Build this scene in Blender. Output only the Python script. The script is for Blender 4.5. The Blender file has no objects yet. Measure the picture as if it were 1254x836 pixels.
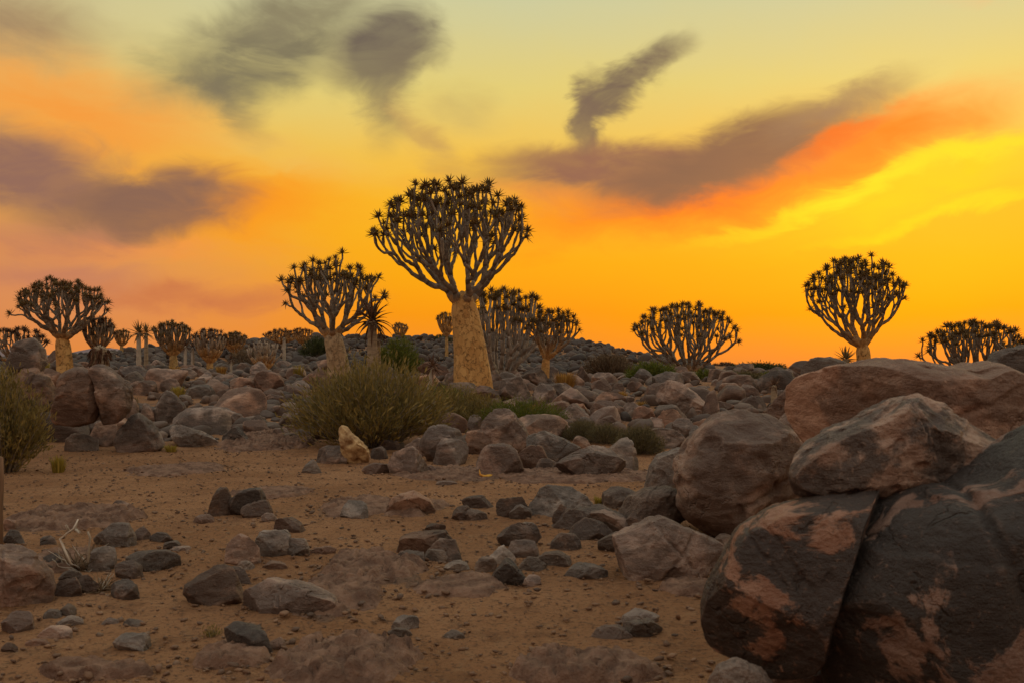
import bpy, math, random
import numpy as np
from mathutils import Vector, Matrix

S = bpy.context.scene
COL = S.collection
R = math.radians
F = 1219.0            # focal length in photograph pixels (1254 wide)
HX, HY = 627.0, 452.0 # vanishing point of the horizon
EYE = 1.6

# ------------------------------------------------------------------ camera
cd = bpy.data.cameras.new('camera')
cam = bpy.data.objects.new('camera', cd); COL.objects.link(cam)
cam.location = (0, 0, EYE); cam.rotation_euler = (R(90), 0, 0)
cd.sensor_width = 36.0; cd.lens = 35.0
cd.shift_y = (HY - 418.0) / 1254.0
cd.clip_start = 0.05; cd.clip_end = 30000
cd.dof.use_dof = True; cd.dof.focus_distance = 26.0; cd.dof.aperture_fstop = 5.0
S.camera = cam
S.view_settings.view_transform = 'Standard'
S.view_settings.look = 'None'
S.view_settings.exposure = 0.0
S.view_settings.gamma = 1.0
try:
    S.cycles.use_denoising = True
    S.cycles.max_bounces = 5; S.cycles.diffuse_bounces = 3
    S.cycles.use_adaptive_sampling = True; S.cycles.adaptive_threshold = 0.02
except Exception:
    pass

SUN_AZ, SUN_EL = 24.0, 4.0     # degrees right of the view axis, above the horizon

# ------------------------------------------------------------------ sky
def lin(c):
    o = []
    for v in c[:3]:
        v = v / 255.0
        o.append(v / 12.92 if v <= .04045 else ((v + .055) / 1.055) ** 2.4)
    return (*o, 1.0)

class NT:
    """small helper to write node graphs"""
    def __init__(s, tree): s.t = tree; s.n = tree.nodes; s.l = tree.links
    def new(s, typ, **kw):
        n = s.n.new(typ)
        for k, v in kw.items(): setattr(n, k, v)
        return n
    def put(s, sock, v):
        if v is None: return
        if hasattr(v, 'default_value') or hasattr(v, 'is_linked'): s.l.new(v, sock)
        else: sock.default_value = v
    def math(s, op, a, b=None, c=None, clamp=False):
        n = s.new('ShaderNodeMath', operation=op); n.use_clamp = clamp
        s.put(n.inputs[0], a); s.put(n.inputs[1], b)
        if c is not None: s.put(n.inputs[2], c)
        return n.outputs[0]
    def mix(s, f, a, b, typ='MIX'):
        n = s.new('ShaderNodeMix', data_type='RGBA', blend_type=typ); n.clamp_factor = True
        s.put(n.inputs[0], f); s.put(n.inputs[6], a); s.put(n.inputs[7], b)
        return n.outputs[2]
    def noise(s, vec, scale, detail=4, rough=.55, dist=0.0, out='Fac'):
        n = s.new('ShaderNodeTexNoise'); s.put(n.inputs['Vector'], vec)
        n.inputs['Scale'].default_value = scale; n.inputs['Detail'].default_value = detail
        n.inputs['Roughness'].default_value = rough; n.inputs['Distortion'].default_value = dist
        return n.outputs[out]
    def ramp(s, f, stops, interp='LINEAR'):
        n = s.new('ShaderNodeValToRGB'); cr = n.color_ramp; cr.interpolation = interp
        while len(cr.elements) < len(stops): cr.elements.new(.5)
        for e, (p, c) in zip(cr.elements, stops): e.position = p; e.color = c
        s.put(n.inputs[0], f); return n.outputs[0]
    def mrange(s, v, a, b, c=0.0, d=1.0, smooth=True):
        n = s.new('ShaderNodeMapRange'); n.interpolation_type = 'SMOOTHSTEP' if smooth else 'LINEAR'
        s.put(n.inputs[0], v); 
        for i, q in zip((1, 2, 3, 4), (a, b, c, d)): s.put(n.inputs[i], q)
        return n.outputs[0]
    def vmul(s, v, m):
        n = s.new('ShaderNodeVectorMath', operation='MULTIPLY'); s.put(n.inputs[0], v); s.put(n.inputs[1], m); return n.outputs[0]
    def vadd(s, v, m):
        n = s.new('ShaderNodeVectorMath', operation='ADD'); s.put(n.inputs[0], v); s.put(n.inputs[1], m); return n.outputs[0]

def build_sky():
    w = bpy.data.worlds.new('World'); S.world = w; w.use_nodes = True
    w.cycles.sampling_method = 'MANUAL'; w.cycles.sample_map_resolution = 256
    t = NT(w.node_tree); t.n.clear()
    out = t.new('ShaderNodeOutputWorld')
    tc = t.new('ShaderNodeTexCoord'); d = tc.outputs['Generated']
    sp = t.new('ShaderNodeSeparateXYZ'); t.put(sp.inputs[0], d)
    az = t.math('MULTIPLY', t.math('ARCTAN2', sp.outputs[0], sp.outputs[1]), 180 / math.pi)
    el = t.math('MULTIPLY', t.math('ARCSINE', sp.outputs[2]), 180 / math.pi)
    # wind-drawn warp of the cloud layer
    n1 = t.noise(t.vmul(d, (1, 1, 1.6)), 5.0, 3, .5, 0, 'Color')
    n2 = t.noise(t.vmul(d, (1, 1, 2.2)), 16.0, 4, .6, .6, 'Color')
    s1 = t.new('ShaderNodeSeparateXYZ'); t.put(s1.inputs[0], n1)
    s2 = t.new('ShaderNodeSeparateXYZ'); t.put(s2.inputs[0], n2)
    def warp(base, ch, a1, a2):
        v = t.math('MULTIPLY_ADD', t.math('SUBTRACT', s1.outputs[ch], .5), a1, base)
        return t.math('MULTIPLY_ADD', t.math('SUBTRACT', s2.outputs[ch], .5), a2, v)
    A = warp(az, 0, 5.0, 3.2); E = warp(el, 1, 2.8, 2.0)
    Ev = warp(el, 2, 2.2, .7)
    wisp = t.noise(t.vmul(d, (1.0, 1.0, 2.6)), 9.0, 6, .6, 1.2)
    # clear sky: sunward and away
    def erp(e, stops):
        f = t.math('DIVIDE', t.math('MAXIMUM', e, 0.0), 90.0)
        f = t.math('POWER', f, .5)
        return t.ramp(f, [((s[0] / 90.0) ** .5, lin(s[1])) for s in stops])
    sunward = erp(Ev, [(0, (244, 138, 62)), (1.2, (249, 146, 44)), (3.2, (252, 153, 20)), (6, (253, 170, 6)), (9.5, (253, 182, 24)),
                       (12, (246, 194, 72)), (15.5, (230, 208, 118)), (20.5, (208, 206, 158)), (30, (214, 213, 184)), (50, (230, 229, 214)), (90, (234, 235, 228))])
    away = erp(Ev, [(0, (140, 104, 100)), (5, (176, 124, 106)), (12, (206, 156, 122)), (20, (212, 178, 144)), (30, (214, 202, 176)), (50, (230, 229, 214)), (90, (234, 235, 228))])
    cosd = t.math('COSINE', t.math('MULTIPLY', t.math('SUBTRACT', az, SUN_AZ), math.pi / 180))
    f = t.mrange(cosd, .15, .86, 0, 1)
    col = t.mix(f, away, sunward)
    # soft high cloud everywhere, thicker low down, the same stuff as in view
    gen = t.noise(t.vmul(d, (1, 1, 3.2)), 3.4, 6, .55, .4)
    gen = t.mrange(gen, .53, .72, 0, .4)
    infront = t.math('MULTIPLY', t.mrange(t.math('ABSOLUTE', az), 27, 40, 1, 0), t.mrange(el, 22, 28, 1, 0))
    gen = t.math('MULTIPLY', gen, t.math('SUBTRACT', 1.0, infront))
    col = t.mix(gen, col, lin((165, 128, 112)))
    def pix(px, py):
        a = math.atan((px - HX) / F); e = math.atan((HY - py) / F * math.cos(a))
        return math.degrees(a), math.degrees(e)
    K = math.degrees(1 / F)
    AE = t.new('ShaderNodeCombineXYZ'); t.put(AE.inputs[0], A); t.put(AE.inputs[1], E)
    wl = {}
    def blob(col, px, py, rx, ry, rot, c, amt, soft=1.0, wis=0.0):
        """one cloud bank: centre and half sizes in pixels of the photograph, rot = degrees it climbs to the right"""
        a0, e0 = pix(px, py)
        mp = t.new('ShaderNodeMapping', vector_type='TEXTURE'); t.put(mp.inputs[0], AE.outputs[0])
        mp.inputs[1].default_value = (a0, e0, 0); mp.inputs[2].default_value = (0, 0, R(rot)); mp.inputs[3].default_value = (rx * K * 1.16, ry * K * 1.16, 1)
        gr = t.new('ShaderNodeTexGradient', gradient_type='SPHERICAL'); t.put(gr.inputs[0], mp.outputs[0])
        m = t.mrange(gr.outputs['Fac'], 0, 1 - math.sqrt(max(0, 1 - soft) / 1.35), 0, amt)
        if wis:
            if wis not in wl: wl[wis] = t.mrange(wisp, .4 - .22 * wis, .66, 1 - wis, 1)
            m = t.math('MULTIPLY', m, wl[wis])
        return t.mix(m, col, lin(c))
    MV, GR, OL = (150, 112, 96), (118, 100, 88), (128, 116, 88)
    # left: orange glow, mauve banks
    col = blob(col, 60, 340, 340, 110, 0, (216, 138, 98), .8, 1.0)
    col = blob(col, 80, 135, 230, 90, -14, (252, 156, 56), .95, 1.0, .2)
    col = blob(col, 300, 255, 170, 56, 6, (255, 150, 18), 1.0, 1.0, .1)
    col = blob(col, 120, 300, 210, 18, 0, (250, 148, 76), .7, 1.0, .5)
    col = blob(col, 20, 28, 130, 48, 0, (158, 128, 96), .9, 1.0, .2)
    col = blob(col, 10, 208, 140, 58, -6, (148, 104, 90), 1.0, .86, .1)
    col = blob(col, 180, 254, 140, 44, 8, (138, 98, 82), 1.0, .86, .1)
    col = blob(col, 40, 290, 150, 26, 0, (178, 118, 98), .75, 1.0, .4)
    col = blob(col, 240, 356, 210, 20, 0, (204, 116, 74), .85, 1.0, .3)
    col = blob(col, 60, 330, 140, 20, 0, (190, 120, 98), .65, 1.0, .4)
    col = blob(col, 340, 195, 150, 26, -8, (242, 190, 96), .5, 1.0, .5)
    # upper wisps
    col = blob(col, 305, 62, 150, 66, 24, (120, 110, 86), .95, .86, .35)
    col = blob(col, 250, 112, 96, 34, -42, (124, 112, 88), .85, 1.0, .5)
    col = blob(col, 350, 16, 130, 28, 14, (142, 130, 98), .8, 1.0, .45)
    col = blob(col, 462, 66, 86, 54, 22, (104, 90, 80), 1.0, .86, .15)
    col = blob(col, 474, 122, 40, 66, -10, (112, 96, 82), .9, 1.0, .3)
    col = blob(col, 518, 172, 70, 26, -45, (190, 146, 88), .75, 1.0, .5)
    col = blob(col, 776, 100, 92, 28, 36, (104, 88, 78), 1.0, .86, .2)
    col = blob(col, 728, 150, 26, 62, -8, (112, 92, 80), .95, .86, .2)
    col = blob(col, 570, 140, 34, 60, 80, (196, 168, 100), .5, 1.0, .5)
    # the long bank on the right: grey above, burning below
    col = blob(col, 860, 236, 330, 52, 9, (252, 112, 14), 1.0, 1.0, .05)
    col = blob(col, 1095, 170, 150, 50, 12, (255, 120, 4), 1.0, 1.0, .1)
    col = blob(col, 1140, 226, 230, 46, 13, (255, 204, 0), 1.0, 1.0, .15)
    col = blob(col, 1030, 236, 190, 14, 15, (255, 226, 20), 1.0, 1.0, .2)
    col = blob(col, 1190, 188, 130, 15, 14, (255, 222, 16), .95, 1.0, .25)
    col = blob(col, 1150, 264, 170, 11, 9, (255, 216, 4), .85, 1.0, .3)
    col = blob(col, 770, 206, 230, 40, 3, (142, 94, 78), 1.0, .86, .1)
    col = blob(col, 905, 186, 200, 42, 16, (118, 84, 72), 1.0, .86, .08)
    col = blob(col, 1030, 132, 100, 24, 22, (146, 116, 90), .85, 1.0, .35)
    col = blob(col, 640, 244, 160, 20, -6, (232, 134, 62), .65, 1.0, .3)
    col = blob(col, 1030, 172, 100, 16, 20, (240, 98, 16), .9, 1.0, .15)
    col = blob(col, 1210, 4, 60, 16, 0, (240, 190, 130), .6, 1.0, .4)
    bg = t.new('ShaderNodeBackground'); t.put(bg.inputs[0], col); bg.inputs[1].default_value = 0.93
    sky = t.new('ShaderNodeTexSky', sky_type='NISHITA'); sky.sun_disc = False
    sky.sun_elevation = R(SUN_EL); sky.sun_rotation = R(SUN_AZ); sky.air_density = 1.6; sky.dust_density = 3.0
    bg2 = t.new('ShaderNodeBackground'); t.put(bg2.inputs[0], sky.outputs[0]); bg2.inputs[1].default_value = 0.012
    ad = t.new('ShaderNodeAddShader'); t.l.new(bg.outputs[0], ad.inputs[0]); t.l.new(bg2.outputs[0], ad.inputs[1])
    t.l.new(ad.outputs[0], out.inputs[0])
build_sky()

# ------------------------------------------------------------------ sun, very low and veiled by the haze
sd = bpy.data.lights.new('sun', 'SUN'); sun = bpy.data.objects.new('sun', sd); COL.objects.link(sun)
sd.energy = 0.55; sd.angle = R(14); sd.color = (1.0, .66, .34)
_d = Vector((math.sin(R(SUN_AZ)) * math.cos(R(SUN_EL)), math.cos(R(SUN_AZ)) * math.cos(R(SUN_EL)), math.sin(R(SUN_EL))))
sun.rotation_euler = _d.to_track_quat('Z', 'Y').to_euler(); sun.location = (20, 40, 20)

# ------------------------------------------------------------------ numeric noise
_rg = np.random.RandomState(7)
_perm = _rg.permutation(256); _perm = np.concatenate([_perm, _perm, _perm])
_grad = _rg.normal(size=(256, 3)); _grad /= np.linalg.norm(_grad, axis=1)[:, None]
def gnoise(p):
    p = np.asarray(p, float); i = np.floor(p).astype(int); f = p - i; i &= 255
    u = f * f * f * (f * (f * 6 - 15) + 10); r = np.zeros(len(p))
    for dx in (0, 1):
        for dy in (0, 1):
            for dz in (0, 1):
                h = _perm[_perm[_perm[i[:, 0] + dx] + i[:, 1] + dy] + i[:, 2] + dz]
                g = _grad[h]
                dot = g[:, 0] * (f[:, 0] - dx) + g[:, 1] * (f[:, 1] - dy) + g[:, 2] * (f[:, 2] - dz)
                r += dot * (u[:, 0] if dx else 1 - u[:, 0]) * (u[:, 1] if dy else 1 - u[:, 1]) * (u[:, 2] if dz else 1 - u[:, 2])
    return r
def fbm(p, octv=4, gain=.5):
    a, s, r = 1.0, 1.0, 0
    for k in range(octv): r = r + a * gnoise(p * s + 17.3 * k); a *= gain; s *= 2.03
    return r
def sstep(x, a, b):
    t = np.clip((np.asarray(x, float) - a) / (b - a), 0, 1); return t * t * (3 - 2 * t)

# ------------------------------------------------------------------ terrain height
_ky = [0, 16.5, 19.5, 24, 31, 42, 60, 140, 400, 9000]
_kh = [0, 0, .06, .36, .96, 1.36, 1.5, 1.35, 1.0, 0.6]
def hgt(x, y, low=True):
    x = np.atleast_1d(np.asarray(x, float)); y = np.atleast_1d(np.asarray(y, float))
    h = np.interp(np.maximum(y, 0), _ky, _kh)
    prof = np.interp(x, [-120, -62, -45, -35, -27, -18, 4, 9, 15, 30], [.3, .3, .5, 1.1, 2.3, 2.9, 2.9, 1.9, .3, 0])
    h = h + prof * sstep(y, 46, 94) * (1 - sstep(y, 98, 170))
    if low:
        p = np.stack([x, y, 0 * x], 1)
        a = .03 + .10 * sstep(y, 18, 26) + .35 * sstep(y, 50, 90)
        h = h + a * fbm(p * .23 + 3.1, 3) 
        h = h + .035 * fbm(p * .9 + 9.7, 2)
    return h
def h1(x, y): return float(hgt(x, y)[0])
def ground_at(px, py):
    """distance at which the sight line through a photograph pixel meets the ground"""
    Y = np.geomspace(2.5, 400, 4000); X = (px - HX) / F * Y; Z = EYE - (py - HY) / F * Y
    d = Z - hgt(X, Y); k = np.argmax(d < 0)
    return float(Y[k]) if (d < 0).any() else 120.0
def at(px, py, Y): return Vector(((px - HX) / F * Y, Y, EYE - (py - HY) / F * Y))

# ------------------------------------------------------------------ mesh helpers
def mk(name, V, faces, mat, parent=None, smooth=True, loc=None):
    me = bpy.data.meshes.new(name)
    V = np.asarray(V, np.float32)
    if isinstance(faces, np.ndarray): faces = [faces]
    elif len(faces) and not isinstance(faces[0], np.ndarray):
        faces = [np.array([f for f in faces if len(f) == k]) for k in (3, 4) if any(len(f) == k for f in faces)]
    st = []; n0 = 0
    for f in faces: st.append(n0 + np.arange(len(f)) * f.shape[1]); n0 += f.size
    me.vertices.add(len(V)); me.vertices.foreach_set('co', V.ravel())
    me.loops.add(n0); me.loops.foreach_set('vertex_index', np.concatenate([f.ravel() for f in faces]).astype(np.int32))
    st = np.concatenate(st).astype(np.int32); me.polygons.add(len(st)); me.polygons.foreach_set('loop_start', st)
    me.update(calc_edges=True)
    if smooth: me.polygons.foreach_set('use_smooth', np.ones(len(me.polygons), bool))
    me.materials.append(mat)
    o = bpy.data.objects.new(name, me); COL.objects.link(o)
    if loc is not None: o.location = loc
    if parent is not None: o.parent = parent
    return o
def empty(name, loc):
    o = bpy.data.objects.new(name, None); COL.objects.link(o); o.location = loc; o.empty_display_size = .1; return o
def tag(o, label=None, cat=None, group=None, kind=None):
    for k, v in (('label', label), ('category', cat), ('group', group), ('kind', kind)):
        if v: o[k] = v
    return o

# ------------------------------------------------------------------ materials
def mat(name):
    m = bpy.data.materials.new(name); m.use_nodes = True
    t = NT(m.node_tree); b = t.n['Principled BSDF']; return m, t, b
def bump(t, b, h, strength, dist):
    n = t.new('ShaderNodeBump'); n.inputs['Strength'].default_value = strength; n.inputs['Distance'].default_value = dist
    t.put(n.inputs['Height'], h); t.put(b.inputs['Normal'], n.outputs[0])
def c4(r, g, b): return (r, g, b, 1.0)

def rock_mat(name, base, light, dark, varn, rough=.72, vsc=1.0, crisp=.11, va=.6):
    """weathered dolerite: two tones, dark desert varnish in patches, pale scuffs, fine grain"""
    m, t, b = mat(name)
    tc = t.new('ShaderNodeTexCoord'); oi = t.new('ShaderNodeObjectInfo')
    off = t.vmul(oi.outputs['Random'], (37.0, 91.0, 53.0))
    v = t.vadd(tc.outputs['Object'], off)
    vs = t.vmul(v, (1.0, 1.0, 2.4))
    n1 = t.noise(v, 1.6 * vsc, 6, .6, .3); n2 = t.noise(vs, 5.5, 7, .66); n3 = t.noise(v, 38.0, 4, .6); n4 = t.noise(v, .9 * vsc, 7, .62, .8)
    col = t.mix(t.mrange(n1, .36, .64), base, light)
    col = t.mix(t.math('MULTIPLY', t.mrange(n2, .5, .7), .55), col, t.mix(.5, dark, base))
    vm = t.math('MULTIPLY', t.mrange(t.math('MULTIPLY_ADD', n2, .26, n4), .64 - crisp / 2 - .16 * varn, .64 + crisp / 2 - .16 * varn), va)
    col = t.mix(vm, col, dark)
    col = t.mix(t.math('MULTIPLY', t.mrange(n3, .58, .74), .45), col, light)
    col = t.mix(t.math('MULTIPLY', t.mrange(n3, .42, .26), .5), col, dark)
    ge = t.new('ShaderNodeNewGeometry')   # worn pale edges
    col = t.mix(t.math('MULTIPLY', t.mrange(ge.outputs['Pointiness'], .515, .58), .45), col, light)
    # each boulder a little different
    hs = t.new('ShaderNodeHueSaturation'); t.put(hs.inputs['Color'], col)
    t.put(hs.inputs['Value'], t.math('MULTIPLY_ADD', oi.outputs['Random'], .5, .75))
    t.put(hs.inputs['Saturation'], t.math('MULTIPLY_ADD', t.math('FRACT', t.math('MULTIPLY', oi.outputs['Random'], 7.3)), .5, .75))
    t.put(b.inputs['Base Color'], hs.outputs[0])
    t.put(b.inputs['Roughness'], t.math('MULTIPLY_ADD', n2, .3, rough - .15))
    b.inputs['Specular IOR Level'].default_value = .35
    vo = t.new('ShaderNodeTexVoronoi', feature='DISTANCE_TO_EDGE'); t.put(vo.inputs['Vector'], t.vadd(v, t.vmul(t.noise(v, 3.0, 4, .6, 0, 'Color'), (.5, .5, .5)))); vo.inputs['Scale'].default_value = .8
    crack = t.math('MAXIMUM', t.mrange(vo.outputs['Distance'], 0, .014), t.mrange(n1, .5, .56, 1, 0))
    h = t.math('ADD', t.math('MULTIPLY', n2, .6), t.math('MULTIPLY', n3, .22))
    h = t.math('ADD', h, t.math('MULTIPLY', t.noise(v, 130.0, 3, .6), .08))
    h = t.math('ADD', h, t.math('MULTIPLY', crack, .22))
    h = t.math('ADD', h, t.math('MULTIPLY', vm, -.12))
    bump(t, b, h, 1.0, .085)
    return m
BROWN = rock_mat('rock_brown', c4(.215, .125, .092), c4(.36, .235, .178), c4(.060, .040, .034), .40, crisp=.16, va=.78)
PINK  = rock_mat('rock_pink', c4(.275, .155, .112), c4(.40, .255, .19), c4(.095, .060, .048), .32, crisp=.14, va=.75)
GREY  = rock_mat('rock_grey', c4(.180, .125, .102), c4(.32, .24, .195), c4(.062, .046, .040), .46, crisp=.16, va=.76)
DARK  = rock_mat('rock_dark', c4(.145, .090, .069), c4(.27, .175, .133), c4(.046, .034, .030), .5, crisp=.14, va=.78)
VARN  = rock_mat('rock_varnished', c4(.215, .100, .064), c4(.31, .170, .118), c4(.034, .026, .024), .30, .62, 2.4, .05, .94)
SLABROCK = rock_mat('rock_slab', c4(.205, .122, .090), c4(.37, .25, .195), c4(.044, .033, .030), .40, .66, 1.5, .10, .88)
RM = dict(s=SLABROCK, b=BROWN, p=PINK, g=GREY, d=DARK, v=VARN)

def island_mat(name, cols, rough=.8, trans=0.0, extra=None):
    """leaf and stick material: each loose leaf takes its own shade"""
    m, t, b = mat(name)
    g = t.new('ShaderNodeNewGeometry'); oi = t.new('ShaderNodeObjectInfo')
    f = t.math('FRACT', t.math('ADD', g.outputs['Random Per Island'], oi.outputs['Random']))
    col = t.ramp(f, [(i / max(1, len(cols) - 1), c4(*c)) for i, c in enumerate(cols)])
    t.put(b.inputs['Base Color'], col); b.inputs['Roughness'].default_value = rough
    b.inputs['Specular IOR Level'].default_value = .25
    if trans:
        tr = t.new('ShaderNodeBsdfTranslucent'); t.put(tr.inputs[0], col)
        mx = t.new('ShaderNodeMixShader'); mx.inputs[0].default_value = trans
        t.l.new(b.outputs[0], mx.inputs[1]); t.l.new(tr.outputs[0], mx.inputs[2])
        t.l.new(mx.outputs[0], t.n['Material Output'].inputs[0])
    return m
ROSETTE = island_mat('aloe_leaf', [(.12, .080, .030), (.19, .112, .038), (.13, .098, .040), (.22, .112, .038), (.10, .082, .034)], .6, .12)
ROSETTE_RED = island_mat('aloe_leaf_reddish', [(.11, .045, .028), (.075, .042, .024), (.14, .06, .032), (.06, .045, .025)], .6, .12)
DEADLEAF = island_mat('dead_leaf', [(.12, .055, .03), (.07, .035, .022), (.17, .085, .045)], .85)
OLIVE = island_mat('olive_leaf', [(.16, .128, .044), (.25, .18, .054), (.11, .094, .038), (.30, .21, .06), (.19, .15, .056)], .7, .25)
LIME = island_mat('lime_leaf', [(.09, .12, .018), (.15, .16, .022), (.07, .10, .02), (.20, .18, .025)], .6, .3)
DGREEN = island_mat('dark_green_leaf', [(.045, .06, .022), (.07, .075, .024), (.035, .045, .02)], .7, .2)
GREYLEAF = island_mat('grey_leaf', [(.12, .10, .05), (.16, .13, .06), (.08, .07, .04), (.19, .15, .07)], .8, .2)
STRAW = island_mat('straw', [(.42, .24, .06), (.30, .16, .045), (.50, .31, .09)], .8, .3)
YSTRAW = island_mat('yellow_straw', [(.36, .27, .045), (.26, .20, .04), (.44, .33, .07)], .8, .3)
TWIG = island_mat('grey_twig', [(.20, .16, .125), (.30, .24, .19), (.13, .105, .08)], .85)
PALETWIG = island_mat('bleached_twig', [(.45, .40, .35), (.30, .25, .20), (.55, .48, .42)], .8)
DRYTWIG = island_mat('dry_twig', [(.10, .065, .04), (.16, .11, .07), (.22, .15, .09)], .85)

def bark_mat(name, gold, pale, dark, sc=1.0):
    """papery quiver tree bark: smooth gold plates with torn dark edges"""
    m, t, b = mat(name)
    tc = t.new('ShaderNodeTexCoord'); v = tc.outputs['Object']
    wv = t.vadd(v, t.vmul(t.noise(v, 2.2 * sc, 6, .7, 0, 'Color'), (.75, .75, .6)))
    vo = t.new('ShaderNodeTexVoronoi', feature='DISTANCE_TO_EDGE'); t.put(vo.inputs['Vector'], t.vmul(wv, (1, 1, .6))); vo.inputs['Scale'].default_value = 5.2 * sc
    vc = t.new('ShaderNodeTexVoronoi', feature='F1'); t.put(vc.inputs['Vector'], t.vmul(wv, (1, 1, .6))); vc.inputs['Scale'].default_value = 5.2 * sc
    n = t.noise(v, 6 * sc, 6, .65); n2 = t.noise(v, 30 * sc, 4, .6)
    sx = t.new('ShaderNodeSeparateXYZ'); t.put(sx.inputs[0], vc.outputs['Color'])
    col = t.mix(t.math('MULTIPLY', sx.outputs[0], .85), gold, pale)
    col = t.mix(t.math('MULTIPLY', t.mrange(n, .48, .70), .55), col, t.mix(.45, dark, gold))
    gap = t.math('MULTIPLY', t.mrange(vo.outputs['Distance'], .03, .0), t.mrange(n, .42, .54))
    col = t.mix(t.math('MULTIPLY', gap, .85), col, dark)
    col = t.mix(t.math('MULTIPLY', t.mrange(n2, .55, .75), .35), col, pale)
    t.put(b.inputs['Base Color'], col); b.inputs['Roughness'].default_value = .75; b.inputs['Specular IOR Level'].default_value = .25
    h = t.math('SUBTRACT', t.math('MULTIPLY_ADD', sx.outputs[1], .5, t.math('MULTIPLY', n2, .2)), t.math('MULTIPLY', gap, .8))
    bump(t, b, h, 1.0, .07)
    return m
BARK = bark_mat('golden_bark', c4(.47, .245, .080), c4(.66, .40, .155), c4(.13, .062, .026))
BARK_GREY = bark_mat('beige_bark', c4(.36, .235, .13), c4(.48, .35, .22), c4(.15, .095, .06), 1.3)
BARK_FAR = bark_mat('golden_bark_far', c4(.42, .25, .09), c4(.54, .36, .16), c4(.18, .10, .05), 1.6)
def plain_noise_mat(name, a, b_, sc, rough=.7, bs=.4, bd=.02, stretch=(1, 1, 1)):
    m, t, b = mat(name)
    tc = t.new('ShaderNodeTexCoord'); v = t.vmul(tc.outputs['Object'], stretch)
    n = t.noise(v, sc, 6, .62); n2 = t.noise(v, sc * 6, 4, .6)
    t.put(b.inputs['Base Color'], t.mix(t.math('MULTIPLY_ADD', n2, .4, t.math('SUBTRACT', t.mrange(n, .35, .65), .2)), c4(*a), c4(*b_)))
    b.inputs['Roughness'].default_value = rough; b.inputs['Specular IOR Level'].default_value = .25
    bump(t, b, t.math('ADD', n, t.math('MULTIPLY', n2, .3)), bs, bd); return m
def limb_mat(name, a, b_):
    """young limbs are smooth and grey, old thick ones carry the golden bark of the trunk"""
    m, t, b = mat(name); tc = t.new('ShaderNodeTexCoord'); v = tc.outputs['Object']
    at_ = t.new('ShaderNodeAttribute'); at_.attribute_name = 'age'
    n = t.noise(v, 5, 5, .62); n2 = t.noise(v, 26, 4, .6)
    col = t.mix(t.mrange(n, .35, .65), c4(*a), c4(*b_)); gold = t.mix(t.mrange(n2, .45, .65), c4(.46, .25, .09), c4(.24, .125, .05))
    col = t.mix(t.mrange(t.math('MULTIPLY_ADD', n, .3, at_.outputs['Fac']), .34, .62), col, gold)
    t.put(b.inputs['Base Color'], col); b.inputs['Roughness'].default_value = .65; b.inputs['Specular IOR Level'].default_value = .3
    bump(t, b, t.math('ADD', n, t.math('MULTIPLY', n2, .4)), .5, .03); return m
LIMB = limb_mat('grey_limb', (.13, .10, .08), (.27, .215, .17))
LIMB_PALE = limb_mat('pale_limb', (.20, .16, .135), (.34, .285, .24))
STEM = plain_noise_mat('ringed_stem', (.20, .145, .095), (.34, .26, .18), 3.0, stretch=(1, 1, 5))
WHITESTEM = plain_noise_mat('white_stem', (.28, .235, .19), (.40, .345, .29), 4.0)
LOGBARK = plain_noise_mat('weathered_log', (.22, .12, .055), (.52, .36, .19), 5.0, .8, .9, .04)
POST = plain_noise_mat('old_post', (.10, .055, .035), (.19, .11, .07), 6.0, .85, .6, .02, (1, 1, .15))
LEAFDRY = plain_noise_mat('yellow_dry_leaf', (.50, .20, .03), (.62, .36, .05), 9.0)
FLATORANGE = plain_noise_mat('orange_flake', (.34, .15, .06), (.45, .24, .10), 8.0)
HILL = plain_noise_mat('far_hill', (.16, .125, .15), (.22, .17, .19), .004, .95, .2, 3.0)  # bluish distance haze is mixed into the hill's base colour

def ground_mat():
    m, t, b = mat('desert_soil')
    g = t.new('ShaderNodeTexCoord'); v = g.outputs['Object']
    at_ = t.new('ShaderNodeAttribute'); at_.attribute_name = 'rocky'; rk = at_.outputs['Fac']
    n1 = t.noise(v, .55, 6, .6); n2 = t.noise(v, 2.6, 8, .7); n3 = t.noise(v, 26, 5, .65); n4 = t.noise(t.vmul(v, (1, .6, 1)), 9, 5, .6, .5)
    col = t.mix(t.mrange(n1, .36, .64), c4(.28, .135, .064), c4(.375, .195, .10))
    col = t.mix(t.math('MULTIPLY', t.mrange(n2, .50, .66), .6), col, c4(.17, .080, .041))
    col = t.mix(t.math('MULTIPLY', t.mrange(n4, .54, .68), .5), col, c4(.34, .20, .11))
    col = t.mix(t.math('MULTIPLY', t.mrange(n3, .52, .64), .75), col, c4(.105, .058, .038))
    col = t.mix(t.math('MULTIPLY', t.mrange(n3, .42, .28), .45), col, c4(.38, .24, .13))
    rc = t.mix(t.mrange(n2, .4, .62), c4(.14, .074, .048), c4(.205, .122, .084))
    rc = t.mix(t.math('MULTIPLY', t.mrange(n3, .5, .7), .7), rc, c4(.055, .038, .032))
    col = t.mix(t.mrange(t.math('MULTIPLY_ADD', t.math('SUBTRACT', n2, .5), 1.1, rk), .32, .6), col, rc)
    t.put(b.inputs['Base Color'], col); b.inputs['Roughness'].default_value = .9; b.inputs['Specular IOR Level'].default_value = .15
    h = t.math('ADD', t.math('MULTIPLY', n2, .8), t.math('ADD', t.math('MULTIPLY', n4, .4), t.math('MULTIPLY', n3, .42)))
    h = t.math('ADD', h, t.math('MULTIPLY', t.noise(v, 90, 4, .6), .14))
    bump(t, b, h, 1.0, .13); return m
SOIL = ground_mat()

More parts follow.
